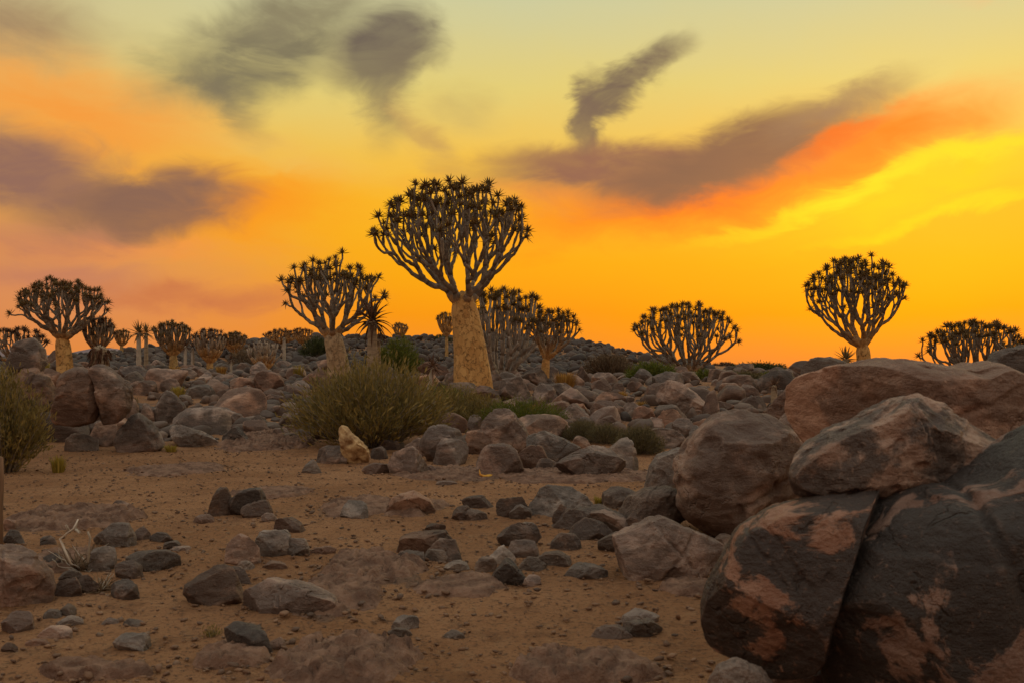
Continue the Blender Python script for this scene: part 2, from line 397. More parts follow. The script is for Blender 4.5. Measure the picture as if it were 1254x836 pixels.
# ------------------------------------------------------------------ ground sheet
PATCH = [  # crumbling bedrock showing through: photograph x, y, half width, half height, relief
    (88, 637, 75, 15, .07), (458, 700, 68, 20, .08), (405, 735, 60, 26, .06), (425, 812, 85, 28, .09), (285, 808, 45, 11, .05),
    (718, 824, 92, 18, .07), (440, 622, 50, 10, .05), (500, 622, 45, 9, .05), (330, 540, 55, 12, .10), (220, 575, 60, 7, .04),
    (560, 582, 70, 8, .05), (70, 690, 45, 14, .05), (845, 722, 35, 8, .04), (330, 605, 50, 6, .03), (700, 583, 110, 8, .04), (560, 720, 60, 12, .04), (120, 826, 70, 9, .04)]
_pw = []
for (px, py, rx, ry, am) in PATCH:
    Y0 = ground_at(px, py); Ya = ground_at(px, py + ry); Yb = ground_at(px, py - ry)
    _pw.append(((px - HX) / F * Y0, .5 * (Ya + Yb), rx / F * Y0, .5 * (Yb - Ya), am))
def build_ground():
    rr = [0.0]; r = .4
    rows = []
    while r < 2.4: rows.append(r); r *= 1.15
    while r < 60: rows.append(r); r *= 1.0075
    while r < 180: rows.append(r); r *= 1.018
    while r < 14000: rows.append(r); r *= 1.12
    rows = np.array(rows)
    th = np.concatenate([np.linspace(-34, 34, 540), np.linspace(36, 324, 97)]) * math.pi / 180
    nr, nt = len(rows), len(th)
    RR, TT = np.meshgrid(rows, th, indexing='ij'); x = (RR * np.sin(TT)).ravel(); y = (RR * np.cos(TT)).ravel()
    z = hgt(x, y); rk = np.zeros(len(x))
    p = np.stack([x, y, 0 * x], 1)
    near = (np.hypot(x, y) < 70); q = p[near]
    mic = .022 * fbm(q * 3.3, 4) + .020 * np.abs(fbm(q * 7.5 + 4, 2))
    m = np.zeros(len(q))
    wob = fbm(q * 1.7 + 2.0, 3)
    lump = 1 - np.abs(fbm(q * 4.0 + 7.0, 3)) * 2.2
    lump2 = 1 - np.abs(fbm(q * np.array([9., 12., 9.]) + 1.0, 2)) * 2.6
    for (cx, cy, ax, ay, am) in _pw:
        d = ((q[:, 0] - cx) / ax) ** 2 + ((q[:, 1] - cy) / ay) ** 2
        k = np.clip(1.25 - d + .9 * wob, 0, 1); m = np.maximum(m, k)
        mic = mic + sstep(k, 0, .9) * am * .25 * (lump + lump2)
    slope = sstep(q[:, 1], 19, 24) * .55
    z[near] += mic; rk[near] = np.maximum(m, slope * (.6 + .8 * wob)); rk[~near] = .5
    V = np.stack([x, y, z], 1)
    V = np.concatenate([V, [[0, 0, h1(0, 0)]]])
    i = np.arange(nr - 1)[:, None] * nt; j = np.arange(nt)[None, :]; j2 = (j + 1) % nt
    Fq = np.stack([i + j, i + j2, i + nt + j2, i + nt + j], -1).reshape(-1, 4)[:, ::-1]
    o = mk('ground', V, Fq, SOIL)
    a = o.data.attributes.new('rocky', 'FLOAT', 'POINT'); a.data.foreach_set('value', np.concatenate([rk, [0]]).astype(np.float32))
    o['kind'] = 'structure'; return o
build_ground()
def voro(p, seed=0):
    """distance to the nearest two cell points and a random number per cell"""
    c = np.floor(p).astype(int); f1 = np.full(len(p), 9.0); f2 = f1.copy(); rid = np.zeros(len(p))
    for dx in (-1, 0, 1):
        for dy in (-1, 0, 1):
            a = (c[:, 0] + dx + 31 * seed) & 255; b = (c[:, 1] + dy + 17 * seed) & 255
            h = _perm[_perm[a] + b]; g = _perm[h + 57]
            d = np.hypot(c[:, 0] + dx + h / 256.0 - p[:, 0], c[:, 1] + dy + g / 256.0 - p[:, 1])
            n = d < f1; f2 = np.where(n, f1, np.minimum(f2, d)); rid = np.where(n, _perm[g + 91] / 256.0, rid); f1 = np.minimum(f1, d)
    return f1, f2, rid
def build_outcrops():
    """crumbling bedrock: broken plates and clods that rise a hand's breadth out of the soil"""
    for q, (cx, cy, ax, ay, am) in enumerate(_pw):
        bx, by = ax * 1.45, ay * 1.45; nx = int(np.clip(2 * bx / .016, 40, 260)); ny = int(np.clip(2 * by / .022, 30, 170))
        X, Y = np.meshgrid(np.linspace(cx - bx, cx + bx, nx), np.linspace(cy - by, cy + by, ny), indexing='ij'); X = X.ravel(); Y = Y.ravel()
        p = np.stack([X, Y, 0 * X], 1); w = fbm(p * 2.1 + q, 3); w2 = np.stack([fbm(p * 3 + 5, 2), fbm(p * 3 + 11, 2)], 1)
        d = ((X - cx) / ax) ** 2 + ((Y - cy) / ay) ** 2
        k = sstep(1.25 - d + .9 * w, 0.0, .7)
        f1, f2, r1 = voro((p[:, :2] + .10 * w2) * np.array([3.6, 3.0]), q); g1, g2, r2 = voro((p[:, :2] + .05 * w2) * np.array([11., 9.]), q + 3)
        blk = .6 * (.25 + .75 * r1) * sstep(f2 - f1, 0, .22) + .85 * (.2 + r2) * sstep(g2 - g1, 0, .25)
        z = hgt(X, Y) - .02 + k * (.055 + am * (.15 + .62 * blk + .35 * fbm(p * 5, 3)) ) + k * .022 * fbm(p * 20, 3) - .08 * (d > 1.9)
        i = np.arange(nx - 1)[:, None] * ny; j = np.arange(ny - 1)[None, :]
        o = mk('bedrock_outcrop', np.stack([X, Y, z], 1), np.stack([i + j, i + ny + j, i + ny + j + 1, i + j + 1], -1).reshape(-1, 4), OUTCROP); o['kind'] = 'structure'
def build_hills():
    xs = np.linspace(-3600, -900, 80); ys = np.linspace(-1, 1, 14)
    X, Yv = np.meshgrid(xs, ys, indexing='ij')
    # flat-topped far hills on the left skyline
    top = np.interp(xs, [-3600, -2600, -2300, -2130, -2050, -1900, -1780, -1700, -1600, -1400, -900], [60, 80, 95, 92, 60, 70, 100, 92, 50, 34, 10])
    h = top[:, None] * np.clip(1 - np.abs(Yv) ** 1.3, 0, 1) + 10 * fbm(np.stack([X.ravel() / 160, Yv.ravel() * 3, 0 * X.ravel()], 1), 3).reshape(X.shape)
    Z = np.where(np.abs(Yv) > .97, -20, h)
    V = np.stack([X.ravel(), (4300 + 500 * Yv).ravel(), Z.ravel()], 1)
    i = np.arange(79)[:, None] * 14; j = np.arange(13)[None, :]
    o = mk('hills', V, np.stack([i + j, i + 14 + j, i + 15 + j, i + j + 1], -1).reshape(-1, 4), HILL); o['kind'] = 'structure'
build_hills()
OUTCROP = plain_noise_mat('crumbling_bedrock', (.11, .058, .039), (.235, .135, .092), 6.0, .85, 1.0, .07)
build_outcrops()

# ------------------------------------------------------------------ rocks
def ico(sub):
    import bmesh
    bm = bmesh.new(); bmesh.ops.create_icosphere(bm, subdivisions=sub, radius=1)
    V = np.array([v.co[:] for v in bm.verts]); Fc = np.array([[v.index for v in f.verts] for f in bm.faces]); bm.free()
    return V / np.linalg.norm(V, axis=1)[:, None], Fc
ICO = {s: ico(s) for s in (1, 2, 3, 4, 5, 6, 7)}

def polar(poly, c, n=180):
    """radius of a closed outline in every direction, seen from c"""
    P = np.array(poly, float) - np.array(c); Q = np.roll(P, -1, 0); th = np.linspace(-math.pi, math.pi, n, endpoint=False)
    out = np.zeros(n)
    for k, a in enumerate(th):
        d = np.array([math.cos(a), math.sin(a)]); e = Q - P
        den = d[0] * e[:, 1] - d[1] * e[:, 0]; den = np.where(np.abs(den) < 1e-9, 1e-9, den)
        tt = (P[:, 0] * e[:, 1] - P[:, 1] * e[:, 0]) / den; s = (P[:, 0] * d[1] - P[:, 1] * d[0]) / den
        ok = (s >= 0) & (s <= 1) & (tt > 0); out[k] = tt[ok].max() if ok.any() else out[k - 1]
    ker = np.array([1, 2, 3, 4, 3, 2, 1.]); ker /= ker.sum()
    o = sum(np.roll(out, i - 3) * w for i, w in enumerate(ker)); return th, o

def rock_verts(sub, outline, depth, seed, box=.78, facets=11, rough=1.0, plan=.75):
    """a solid boulder round the origin. outline: (x, z) metres seen from the front; depth: half thickness"""
    rs = np.random.RandomState(seed); U, Fc = ICO[sub]
    th, rad = polar(outline, (0, 0)); size = rad.mean()
    a = np.arctan2(U[:, 2], U[:, 0]); rho = np.hypot(U[:, 0], U[:, 2])
    r = np.interp(a, np.append(th, math.pi), np.append(rad, rad[0]))
    rp = rho ** box; yp = np.sign(U[:, 1]) * np.abs(U[:, 1]) ** (.85)
    V = np.stack([r * rp * np.cos(a), depth * yp, r * rp * np.sin(a)], 1)
    # broad planes split off the front, top and back
    for k in range(facets):
        n = rs.normal(size=3) * np.array([plan, 1.1, plan * .95]); n /= np.linalg.norm(n)
        if k % 2 == 0: n[1] = -abs(n[1])
        s = V @ n; d = np.quantile(s, rs.uniform(.77, .94) if abs(n[1]) > .5 and plan > .5 else rs.uniform(.87, .97))
        ex = np.maximum(0, s - d); V = V - (ex * .96)[:, None] * n
    lo, hi = np.min(outline, 0), np.max(outline, 0)
    for ax, e in ((0, 0), (2, 1)):   # keep the measured width and height
        a_, b_ = V[:, ax].min(), V[:, ax].max(); V[:, ax] = lo[e] + (V[:, ax] - a_) / (b_ - a_) * (hi[e] - lo[e])
    o = rs.uniform(-50, 50, 3)
    nrm = V / (np.linalg.norm(V, axis=1)[:, None] + 1e-9)
    q = V / size
    dsp = .07 * fbm(q * 1.1 + o, 3) + .045 * (.6 - 2 * np.abs(fbm(q * 2.2 + o + 5, 3)))
    if sub >= 4: dsp = dsp + .022 * fbm(q * 6 + o, 3)
    if sub >= 6: dsp = dsp + .006 * fbm(q * 26 + o, 2)
    if sub >= 5:      # joints and chipped ledges
        for c in range(rs.randint(1, 3) if sub >= 6 else rs.randint(0, 2)):
            n = rs.normal(size=3) * np.array([1, .5, .8]); n /= np.linalg.norm(n)
            sd = q @ n - rs.uniform(-.35, .35) + .10 * fbm(q * 1.6 + o + c * 9, 2) + .02 * fbm(q * 7 + o, 2)
            wdt = .03 if sub >= 6 else .05
            dsp = dsp - .075 * np.exp(-(sd / wdt) ** 2) * sstep(fbm(q * .9 + o + 31 + c, 2), -.15, .15) - .035 * sstep(sd, 0, .03) * rs.uniform(0, 1)
        ch = fbm(q * 1.9 + o + 70, 2); dsp = dsp - .05 * sstep(ch, .22, .27)
    V = V + nrm * (dsp * size * rough)[:, None]
    return V, Fc

def rand_outline(w, h, seed, kind='r'):
    rs = np.random.RandomState(seed)
    n = rs.randint(6, 10); th = (np.arange(n) + rs.uniform(-.33, .33, n)) / n * 2 * math.pi
    if kind == 'p':    # peaked
        P = np.array([(-1, -.7), (-.75, .0), (-.25, .62), (rs.uniform(-.15, .15), 1), (.3, .6), (.8, -.05), (1, -.7), (.5, -1), (-.5, -1)])
    elif kind == 's':  # low slab
        P = np.array([(-1, -.6), (-.8, .35), (-.35, .85), (.3, 1), (.75, .5), (1, -.3), (.7, -1), (-.6, -1)])
    elif kind == 'k':  # block
        P = np.array([(-1, -.8), (-.92, .5), (-.6, .98), (.5, 1), (.92, .6), (1, -.75), (.6, -1), (-.6, -1)])
    else:
        ex = .8; P = np.stack([np.sign(np.cos(th)) * np.abs(np.cos(th)) ** ex, np.sign(np.sin(th)) * np.abs(np.sin(th)) ** ex], 1)
    P = P + rs.uniform(-.1, .1, P.shape)
    P = (P - P.min(0)) / (P.max(0) - P.min(0)) - .5
    if rs.rand() < .5: P[:, 0] *= -1; P = P[::-1]
    return P * np.array([w, h])

ROCKS = []   # (x, y, radius) of everything put down, for the scatter to keep clear of
_seed = [100]
def boulder(name, label, cat, poly, Y, depth=.8, m='b', group=None, box=.78, facets=11, rough=1.0, sub=None, seed=None):
    """a boulder with its own outline (photograph pixels) at distance Y; depth: half thickness as a share of half width"""
    _seed[0] += 1; seed = seed or _seed[0]
    P = np.array(poly, float); c = .5 * (P.min(0) + P.max(0))
    if Y is None:
        Y = ground_at(c[0], P[:, 1].max() - .16 * (P[:, 1].max() - P[:, 1].min()))
        Y += .45 * depth * .5 * (P[:, 0].max() - P[:, 0].min()) * Y / F
    k = Y / F
    W = np.stack([(P[:, 0] - c[0]) * k, -(P[:, 1] - c[1]) * k], 1)
    hw = .5 * (W[:, 0].max() - W[:, 0].min())
    wpx = P[:, 0].max() - P[:, 0].min()
    sub = sub or (7 if wpx > 230 else 6 if wpx > 60 else 5 if wpx > 26 else 4)
    V, Fc = rock_verts(sub, W, hw * depth, seed, box, facets, rough, .42)
    p = at(c[0], c[1], Y + 0.0)
    o = mk(name, V, Fc, RM[m], loc=p); tag(o, label, cat, group)
    ROCKS.append((p.x, p.y, hw)); return o
def stone(x0, x1, y0, y1, m, kind, label, name='stone', group=None, sink=.36, Y=None):
    """a stone standing on the ground: its box in the photograph, its foot fixes the distance"""
    _seed[0] += 1
    xc = .5 * (x0 + x1); Yg = Y or ground_at(xc, y1)
    w = (x1 - x0) / F * Yg; dep = .42 * w; Yc = Yg + dep * .75
    k = Yc / F; w = (x1 - x0) * k; ht = (y1 - y0) * k * (1 + sink)
    ztop = EYE - (y0 - HY) * k
    px = x1 - x0
    V, Fc = rock_verts(6 if px > 70 else 5 if px > 26 else 4, rand_outline(w, ht, _seed[0], kind), dep, _seed[0], .72, 12, 1.0)
    zt = V[:, 2].max(); V[:, 2] += ht * .5 - zt
    o = mk(name, V, Fc, RM[m], loc=((xc - HX) * k, Yc, ztop - ht * .5)); tag(o, label, name, group)
    ROCKS.append((o.location.x, Yc, w * .5)); return o

# ---- the big pile on the right
boulder('boulder', 'dark varnished block at the foot of the big pile, left of its wide crack', 'boulder',
        [(862,758),(866,725),(877,699),(904,644),(944,619),(1004,602),(1073,595),(1096,604),(1056,645),(1014,690),(999,725),(996,778),(968,818),(929,825),(870,800)], 4.5, .95, 'v', box=.66, facets=4, rough=.55, seed=11)
boulder('boulder', 'largest varnished boulder with orange patches, lowest of the big pile', 'boulder',
        [(1010,735),(1022,700),(1050,660),(1086,618),(1128,600),(1193,582),(1235,548),(1280,520),(1360,500),(1440,560),(1470,700),(1450,850),(1380,940),(1200,960),(1060,940),(1018,860),(1008,790)], 4.35, .72, 'v', box=.66, facets=2, rough=.5, seed=12)
boulder('boulder', 'angular slab with a dark underside lying on top of the varnished blocks', 'boulder',
        [(955,574),(985,550),(1019,527),(1058,512),(1098,488),(1128,484),(1163,508),(1200,532),(1234,558),(1205,584),(1098,606),(1000,610),(966,598)], 4.75, .75, 's', box=.66, facets=12, rough=1.0, seed=13)
boulder('boulder', 'broad pale brown slab crowning the pile behind the dark-bellied slab', 'boulder',
        [(980,520),(977,485),(982,463),(1020,450),(1073,440),(1123,449),(1150,452),(1178,443),(1215,462),(1254,487),(1300,520),(1310,570),(1200,600),(1080,595),(1010,560)], 5.7, .8, 'p', box=.62, facets=10, rough=.8, seed=14)
boulder('boulder', 'dark boulder standing behind the crowning slab, at the edge of the pile', 'boulder',
        [(1196,470),(1204,446),(1222,430),(1250,424),(1290,430),(1320,470),(1310,540),(1240,560),(1200,510)], 7.4, .8, 'd', seed=15)
boulder('boulder', 'grey boulder peeping over the pile beside a spiky aloe', 'boulder',
        [(979,475),(983,447),(992,437),(1015,434),(1034,440),(1046,455),(1050,500),(1020,560),(985,560)], 7.6, .7, 'g', seed=16)
boulder('boulder', 'huge round pinkish boulder left of the big pile', 'boulder',
        [(824,604),(827,566),(838,540),(857,517),(879,501),(914,497),(952,512),(978,534),(990,560),(984,610),(930,640),(892,660),(860,645),(835,628)], 9.6, .95, 'p', box=.72, facets=6, rough=1.0, seed=17)
boulder('boulder', 'brown slab leaning between the round boulder and the pile', 'boulder',
        [(936,508),(950,488),(972,474),(990,470),(1010,520),(1000,560),(950,540)], 12.5, .8, 'b', seed=18)
boulder('boulder', 'brown stone wedged low between the round boulder and the pile', 'boulder',
        [(952,520),(962,500),(985,494),(1010,520),(1005,580),(965,560)], 11.2, .8, 'p', seed=19)
boulder('boulder', 'small grey boulder on the ground under the overhang of the pile', 'boulder',
        [(868,836),(880,816),(905,806),(935,818),(960,850),(930,880),(880,870)], 4.25, .8, 'g', seed=20)
boulder('boulder', 'dark supporting boulder under the crack of the big pile', 'boulder',
        [(930,840),(950,800),(1010,780),(1070,800),(1080,900),(1000,940),(940,910)], 4.9, .7, 'd', seed=21)
boulder('boulder', 'low pink pyramid-shaped boulder on the sand', 'boulder',
        [(752,680),(756,664),(772,650),(792,636),(802,632),(822,638),(846,650),(868,658),(888,668),(880,690),(860,712),(800,722),(760,712)], None, .62, 'p', box=.7, facets=10, seed=22)
boulder('boulder', 'dark squat pillar stone leaning on the huge round boulder', 'boulder',
        [(790,596),(796,570),(806,556),(830,548),(856,552),(862,590),(850,612),(800,614)], 11.2, .8, 'g', seed=23)
boulder('boulder', 'dark grey hump of stone at the foot of the huge round boulder', 'boulder',
        [(758,628),(772,608),(790,598),(815,594),(845,604),(850,640),(810,652),(765,646)], 9.9, .8, 'g', seed=24)
# ---- left group
boulder('boulder', 'blackish round boulder below the large quiver tree, above the bush', 'boulder',
        [(8,445),(14,426),(26,417),(42,414),(52,426),(56,442),(48,458),(30,462),(14,458)], 21.0, .8, 'd', seed=31)
boulder('boulder', 'brown boulder under the blackish round boulder behind the bush', 'boulder',
        [(2,480),(6,458),(24,450),(46,450),(62,462),(66,500),(50,530),(10,530)], 20.8, .9, 'b', seed=44)
boulder('boulder', 'left half of the big split boulder', 'boulder',
        [(66,506),(72,480),(76,460),(90,450),(103,448),(118,456),(123,470),(121,496),(114,516),(90,522),(68,518)], 18.7, .9, 'b', box=.7, facets=7, seed=32)
boulder('boulder', 'right half of the big split boulder', 'boulder',
        [(120,506),(127,488),(124,462),(114,448),(122,446),(136,451),(150,464),(160,476),(160,500),(150,518),(124,520)], 18.7, .9, 'b', box=.7, facets=7, seed=33)
boulder('boulder', 'big tilted brown boulder with a smooth hollow in its face', 'boulder',
        [(187,505),(192,488),(200,477),(212,482),(224,494),(230,506),(226,520),(210,528),(192,524)], None, .8, 'b', seed=34)
boulder('boulder', 'tall blunt boulder right of the split boulder, at the edge of the sand', 'boulder',
        [(140,548),(148,528),(158,512),(170,506),(182,514),(194,532),(200,546),(185,560),(150,562)], None, .8, 'b', seed=35)
boulder('boulder', 'blue-grey layered slab lying low at the edge of the sand', 'boulder',
        [(204,532),(208,520),(220,520),(245,528),(262,540),(268,548),(230,552),(208,546)], None, .6, 'g', seed=36)
boulder('boulder', 'smooth trapezoid boulder, tallest of the pile between shrub and sand', 'boulder',
        [(584,548),(590,528),(600,506),(612,499),(626,500),(636,512),(648,530),(652,552),(640,566),(600,566)], None, .75, 'b', box=.68, seed=37)
boulder('boulder', 'rounded boulder with curved ledges in the pile beside the log', 'boulder',
        [(513,545),(516,530),(528,521),(545,519),(562,526),(572,545),(572,562),(555,574),(528,570)], None, .85, 'b', seed=38)
boulder('boulder', 'low domed boulder in front of the trapezoid boulder', 'boulder',
        [(582,570),(586,552),(600,544),(620,542),(634,550),(642,570),(638,586),(600,590)], None, .7, 'b', seed=39)
boulder('boulder', 'broad low pyramid boulder beside the ball-shaped shrubs', 'boulder',
        [(680,578),(694,562),(712,552),(728,544),(745,552),(760,566),(768,580),(740,592),(690,590)], None, .6, 'b', box=.7, seed=40)
boulder('boulder', 'blue-grey slab sloping behind the broad pyramid boulder', 'boulder',
        [(644,548),(650,532),(668,527),(690,536),(712,548),(714,568),(690,576),(655,572)], None, .7, 'g', seed=41)
boulder('boulder', 'big cracked boulder on the slope under the lime green bush', 'boulder',
        [(803,488),(806,472),(818,465),(834,468),(848,478),(862,490),(866,506),(850,516),(822,508)], None, .8, 'b', seed=42)
boulder('boulder', 'large round boulder cut off by the left edge, beside the dead twigs', 'boulder',
        [(-50,720),(-40,685),(-10,666),(15,666),(40,680),(58,700),(66,722),(58,745),(20,756),(-30,752)], None, .8, 'p', seed=43)

# ---- stones with their foot on the ground: clusters share a label, their members look alike
HUE = dict(b='brown', p='pinkish', g='grey', d='dark', v='varnished'); SHAPE = dict(r='rounded', s='flat', p='pointed', k='blocky')
def SIZE(w): return 'large' if w > 1.1 else 'middling' if w > .55 else 'small' if w > .28 else 'tiny'
def cluster(label, group, name, rows):
    for r in rows:
        f = r.split(); x0, x1, y0, y1 = map(float, f[:4])
        if len(f) > 6: stone(x0, x1, y0, y1, f[4], f[5], ' '.join(f[6:]), name); continue
        o = stone(x0, x1, y0, y1, f[4], f[5], None, name)
        w = 2 * ROCKS[-1][2]; look = SIZE(w) + ' ' + SHAPE[f[5]] + ' ' + HUE[f[4]]
        o['label'] = look + ' ' + name + ' ' + label; o['category'] = name; o['group'] = look + ' ones of the ' + group
cluster('stacked under and around the big split boulder', 'boulders around the split boulder', 'boulder',
    ['55 82 427 452 b r', '62 100 440 464 b r cracked round boulder behind the big split boulder', '79 112 512 534 b k', '108 146 512 546 b k', '54 82 513 534 b r',
     '74 122 530 553 g k flat grey stone under the left half of the split boulder', '169 189 493 520 b p', '141 190 447 470 b s', '154 194 465 484 b k', '36 60 470 500 b r', '50 75 450 475 b r'])
cluster('in the rubble field between bush and split boulder', 'boulders of the left rubble field', 'boulder',
    ['230 298 496 520 b s', '271 308 521 544 d p', '297 332 507 527 d p', '309 348 452 480 b r', '306 330 442 461 b p', '333 360 441 454 b s', '288 308 444 459 b r',
     '320 350 475 498 b r', '280 294 462 474 b r', '296 314 471 485 b p', '358 374 457 468 d s', '356 380 465 484 b k', '375 390 443 458 d r', '322 349 482 500 b r',
     '232 262 470 488 g r', '262 290 476 492 b s', '215 240 450 464 b r', '240 262 455 470 b s', '196 222 462 480 b r', '262 286 458 472 b r', '255 282 492 506 b s',
     '300 322 488 504 b r', '340 362 496 512 b s', '206 226 440 452 b r', '228 250 442 453 b s', '282 300 505 520 b s', '180 204 440 454 b r'])
cluster('in the pile at the edge of the sand beside the log', 'boulders beside the log', 'boulder',
    ['474 527 545 582 b r', '495 528 535 558 b r', '453 475 546 562 d r', '458 496 537 551 d s', '519 536 569 581 b r', '534 571 506 526 b r', '568 606 525 556 b r',
     '634 674 544 575 b r', '572 594 507 527 b r', '530 573 536 570 b r', '655 682 560 578 b s', '385 426 545 568 d k dark flat boulder behind the log'])
cluster('tumbled on the slope below the smaller quiver trees', 'boulders on the middle slope', 'boulder',
    ['799 839 454 474 d r', '724 749 462 484 b r', '724 766 479 499 b s', '723 766 489 515 b k', '762 783 491 509 b r', '774 804 496 519 p r', '791 814 510 526 p r', '726 764 508 524 p s',
     '695 724 493 518 p r', '669 703 490 515 p r', '654 705 468 494 b k', '793 839 523 549 b r', '823 850 511 536 b r', '802 839 500 524 p s', '791 806 473 494 b r', '862 882 477 513 b r',
     '700 723 448 471 d p dark angular boulder jutting beside the orange grass tuft', '610 651 460 492 b r', '572 615 471 494 b r', '614 648 485 500 b s', '635 675 451 472 b s', '596 619 457 474 b r',
     '651 684 469 503 b k', '680 724 493 522 b s', '701 724 533 550 b r', '740 783 535 576 g k grey blocky boulder in front of the ball-shaped shrub', '846 872 512 534 b r', '880 905 468 486 b r', '902 930 470 488 b s',
     '868 900 490 508 b r', '905 940 484 504 b r', '842 862 520 545 g r', '766 790 466 480 b s', '745 765 468 482 b r'])
cluster('in the jumble of dark stones before the pink pyramid boulder', 'dark stones near the pink pyramid boulder', 'stone',
    ['676 707 616 646 d p', '700 724 608 624 d r', '672 774 617 654 d s', '694 753 633 662 d s', '738 791 595 622 g s', '759 803 625 654 d p', '732 770 650 676 g r', '674 714 652 674 d k',
     '656 701 674 694 g s', '856 877 685 698 p s', '874 902 653 669 g s', '640 734 593 634 g s long blue-grey slab sloping towards the pink pyramid boulder', '686 744 689 710 g s flat pale stone half sunk in the sand near the pink pyramid boulder', '700 735 648 660 p s'])
cluster('in the loose heap in the middle of the sand', 'stones of the heap in mid clearing', 'stone',
    ['608 663 638 671 d r', '619 662 660 685 d r', '596 633 667 692 g p', '596 646 683 717 d p', '581 609 680 702 g r', '635 670 681 700 g s', '641 663 703 717 p r'])
cluster('of the small group left of the loose heap', 'stones left of the heap', 'stone',
    ['484 557 648 680 d k', '519 546 640 653 d r', '524 565 658 687 d r', '487 521 673 692 g r', '520 548 672 689 g r', '542 575 685 699 g s'])
cluster('lying between the heap and the edge of the clearing', 'stones at the back of the clearing', 'stone',
    ['565 605 605 622 d r', '607 648 607 635 d r', '553 582 618 637 d s', '568 598 622 637 g s', '623 652 616 636 g r', '472 534 600 631 p s pale flat-topped stone lying alone behind the heap',
     '416 452 612 634 g s', '369 396 562 580 g p'])
cluster('of the trio on bare sand below the rubble field', 'trio of dark stones', 'stone',
    ['254 288 596 632 d p', '282 327 596 631 d k', '295 333 612 634 d r'])
cluster('half sunk in the bare sand', 'small stones in the sand', 'stone',
    ['333 374 632 653 b s', '234 262 629 641 p s', '319 340 627 639 p s', '378 412 668 679 p s', '402 439 681 691 g s', '319 353 686 698 p s', '288 311 686 698 g s', '135 158 612 624 b s',
     '183 213 651 665 d s', '200 221 661 672 g s', '122 145 756 766 b s', '150 175 757 767 g s', '137 183 774 797 g r rounded grey stone lying alone in the left foreground', '46 91 765 783 p s',
     '70 94 739 755 g s', '52 76 745 758 g s', '69 101 753 767 g s', '0 41 748 776 p k', '723 775 765 785 p s', '764 813 757 781 g r', '757 808 746 766 g s', '479 514 753 772 g r',
     '474 506 767 782 g s', '541 572 771 785 g s', '30 60 782 792 p s', '205 235 668 676 p s', '330 350 779 795 p s pointed pebble touching the dark egg-shaped stone', '0 22 786 800 b s'])
cluster('grouped with the round standing stone on the sand', 'stones by the round standing stone', 'stone',
    ['276 319 653 692 p r round brown stone standing upright on the sand', '311 355 648 682 g k', '344 379 658 682 g k'])
stone(228, 296, 691, 742, 'd', 'r', 'dark rounded boulder beside a long flat rock slab', 'boulder')
stone(264, 310, 693, 716, 'b', 's', 'brown stone just behind the dark rounded boulder and slab', 'stone')
stone(290, 414, 709, 757, 'b', 's', 'long flat pinkish rock slab lying on the sand', 'boulder', sink=.4)
stone(272, 337, 762, 802, 'd', 'r', 'dark smooth egg-shaped stone alone in the foreground', 'stone')
cluster('scattered around the bleached dead twigs', 'stones around the dead twigs', 'stone',
    ['62 98 707 733 d k', '72 101 696 714 d r', '93 120 702 726 d r', '131 171 709 735 d k', '152 217 673 701 g k', '142 176 685 709 d k', '116 167 639 670 g r', '108 142 668 700 g r',
     '48 69 655 668 d s', '3 30 648 666 d r', '4 20 634 652 p r', '47 77 677 699 d s', '163 184 645 662 b s', '40 66 690 704 d s'])

# ------------------------------------------------------------------ quiver trees
def frames(P):
    T = np.gradient(P, axis=0); T /= np.linalg.norm(T, axis=1)[:, None] + 1e-9
    n = np.cross(T[0], [0.3, .8, .1]); n /= np.linalg.norm(n) + 1e-9
    N = [n]
    for k in range(1, len(P)):
        n = N[-1] - T[k] * np.dot(N[-1], T[k]); n /= np.linalg.norm(n) + 1e-9; N.append(n)
    N = np.array(N); return T, N, np.cross(T, N)
def tube(P, rad, sides, cap=True):
    P = np.asarray(P, float); T, N, B = frames(P); n = len(P)
    a = np.arange(sides) / sides * 2 * math.pi
    V = P[:, None, :] + np.asarray(rad)[:, None, None] * (np.cos(a)[None, :, None] * N[:, None, :] + np.sin(a)[None, :, None] * B[:, None, :])
    V = V.reshape(-1, 3); i = np.arange(n - 1)[:, None] * sides; j = np.arange(sides)[None, :]; j2 = (j + 1) % sides
    Fq = np.stack([i + j, i + j2, i + sides + j2, i + sides + j], -1).reshape(-1, 4)
    if cap:
        V = np.concatenate([V, [P[-1] + T[-1] * rad[-1] * .5], [P[0]]]); k = len(V) - 2; e = (n - 1) * sides
        tri = [[e + q, e + (q + 1) % sides, k] for q in range(sides)] + [[(q + 1) % sides, q, k + 1] for q in range(sides)]
        return V, Fq, np.array(tri)
    return V, Fq, None
class Acc:
    """gathers pieces of one part"""
    def __init__(s): s.V = []; s.F = {3: [], 4: []}; s.n = 0
    def add(s, V, *Fs):
        s.V.append(V)
        for f in Fs:
            if f is None: continue
            for a in (f if isinstance(f, tuple) else (f,)): s.F[a.shape[1]].append(a + s.n)
        s.n += len(V)
    def mk(s, name, m, parent=None, smooth=True, loc=None): return mk(name, np.concatenate(s.V), [np.concatenate(v) for v in s.F.values() if v], m, parent, smooth, loc)
def bez(p0, p1, p2, p3, n):
    t = np.linspace(0, 1, n)[:, None]
    return (1 - t) ** 3 * p0 + 3 * (1 - t) ** 2 * t * p1 + 3 * (1 - t) * t * t * p2 + t ** 3 * p3

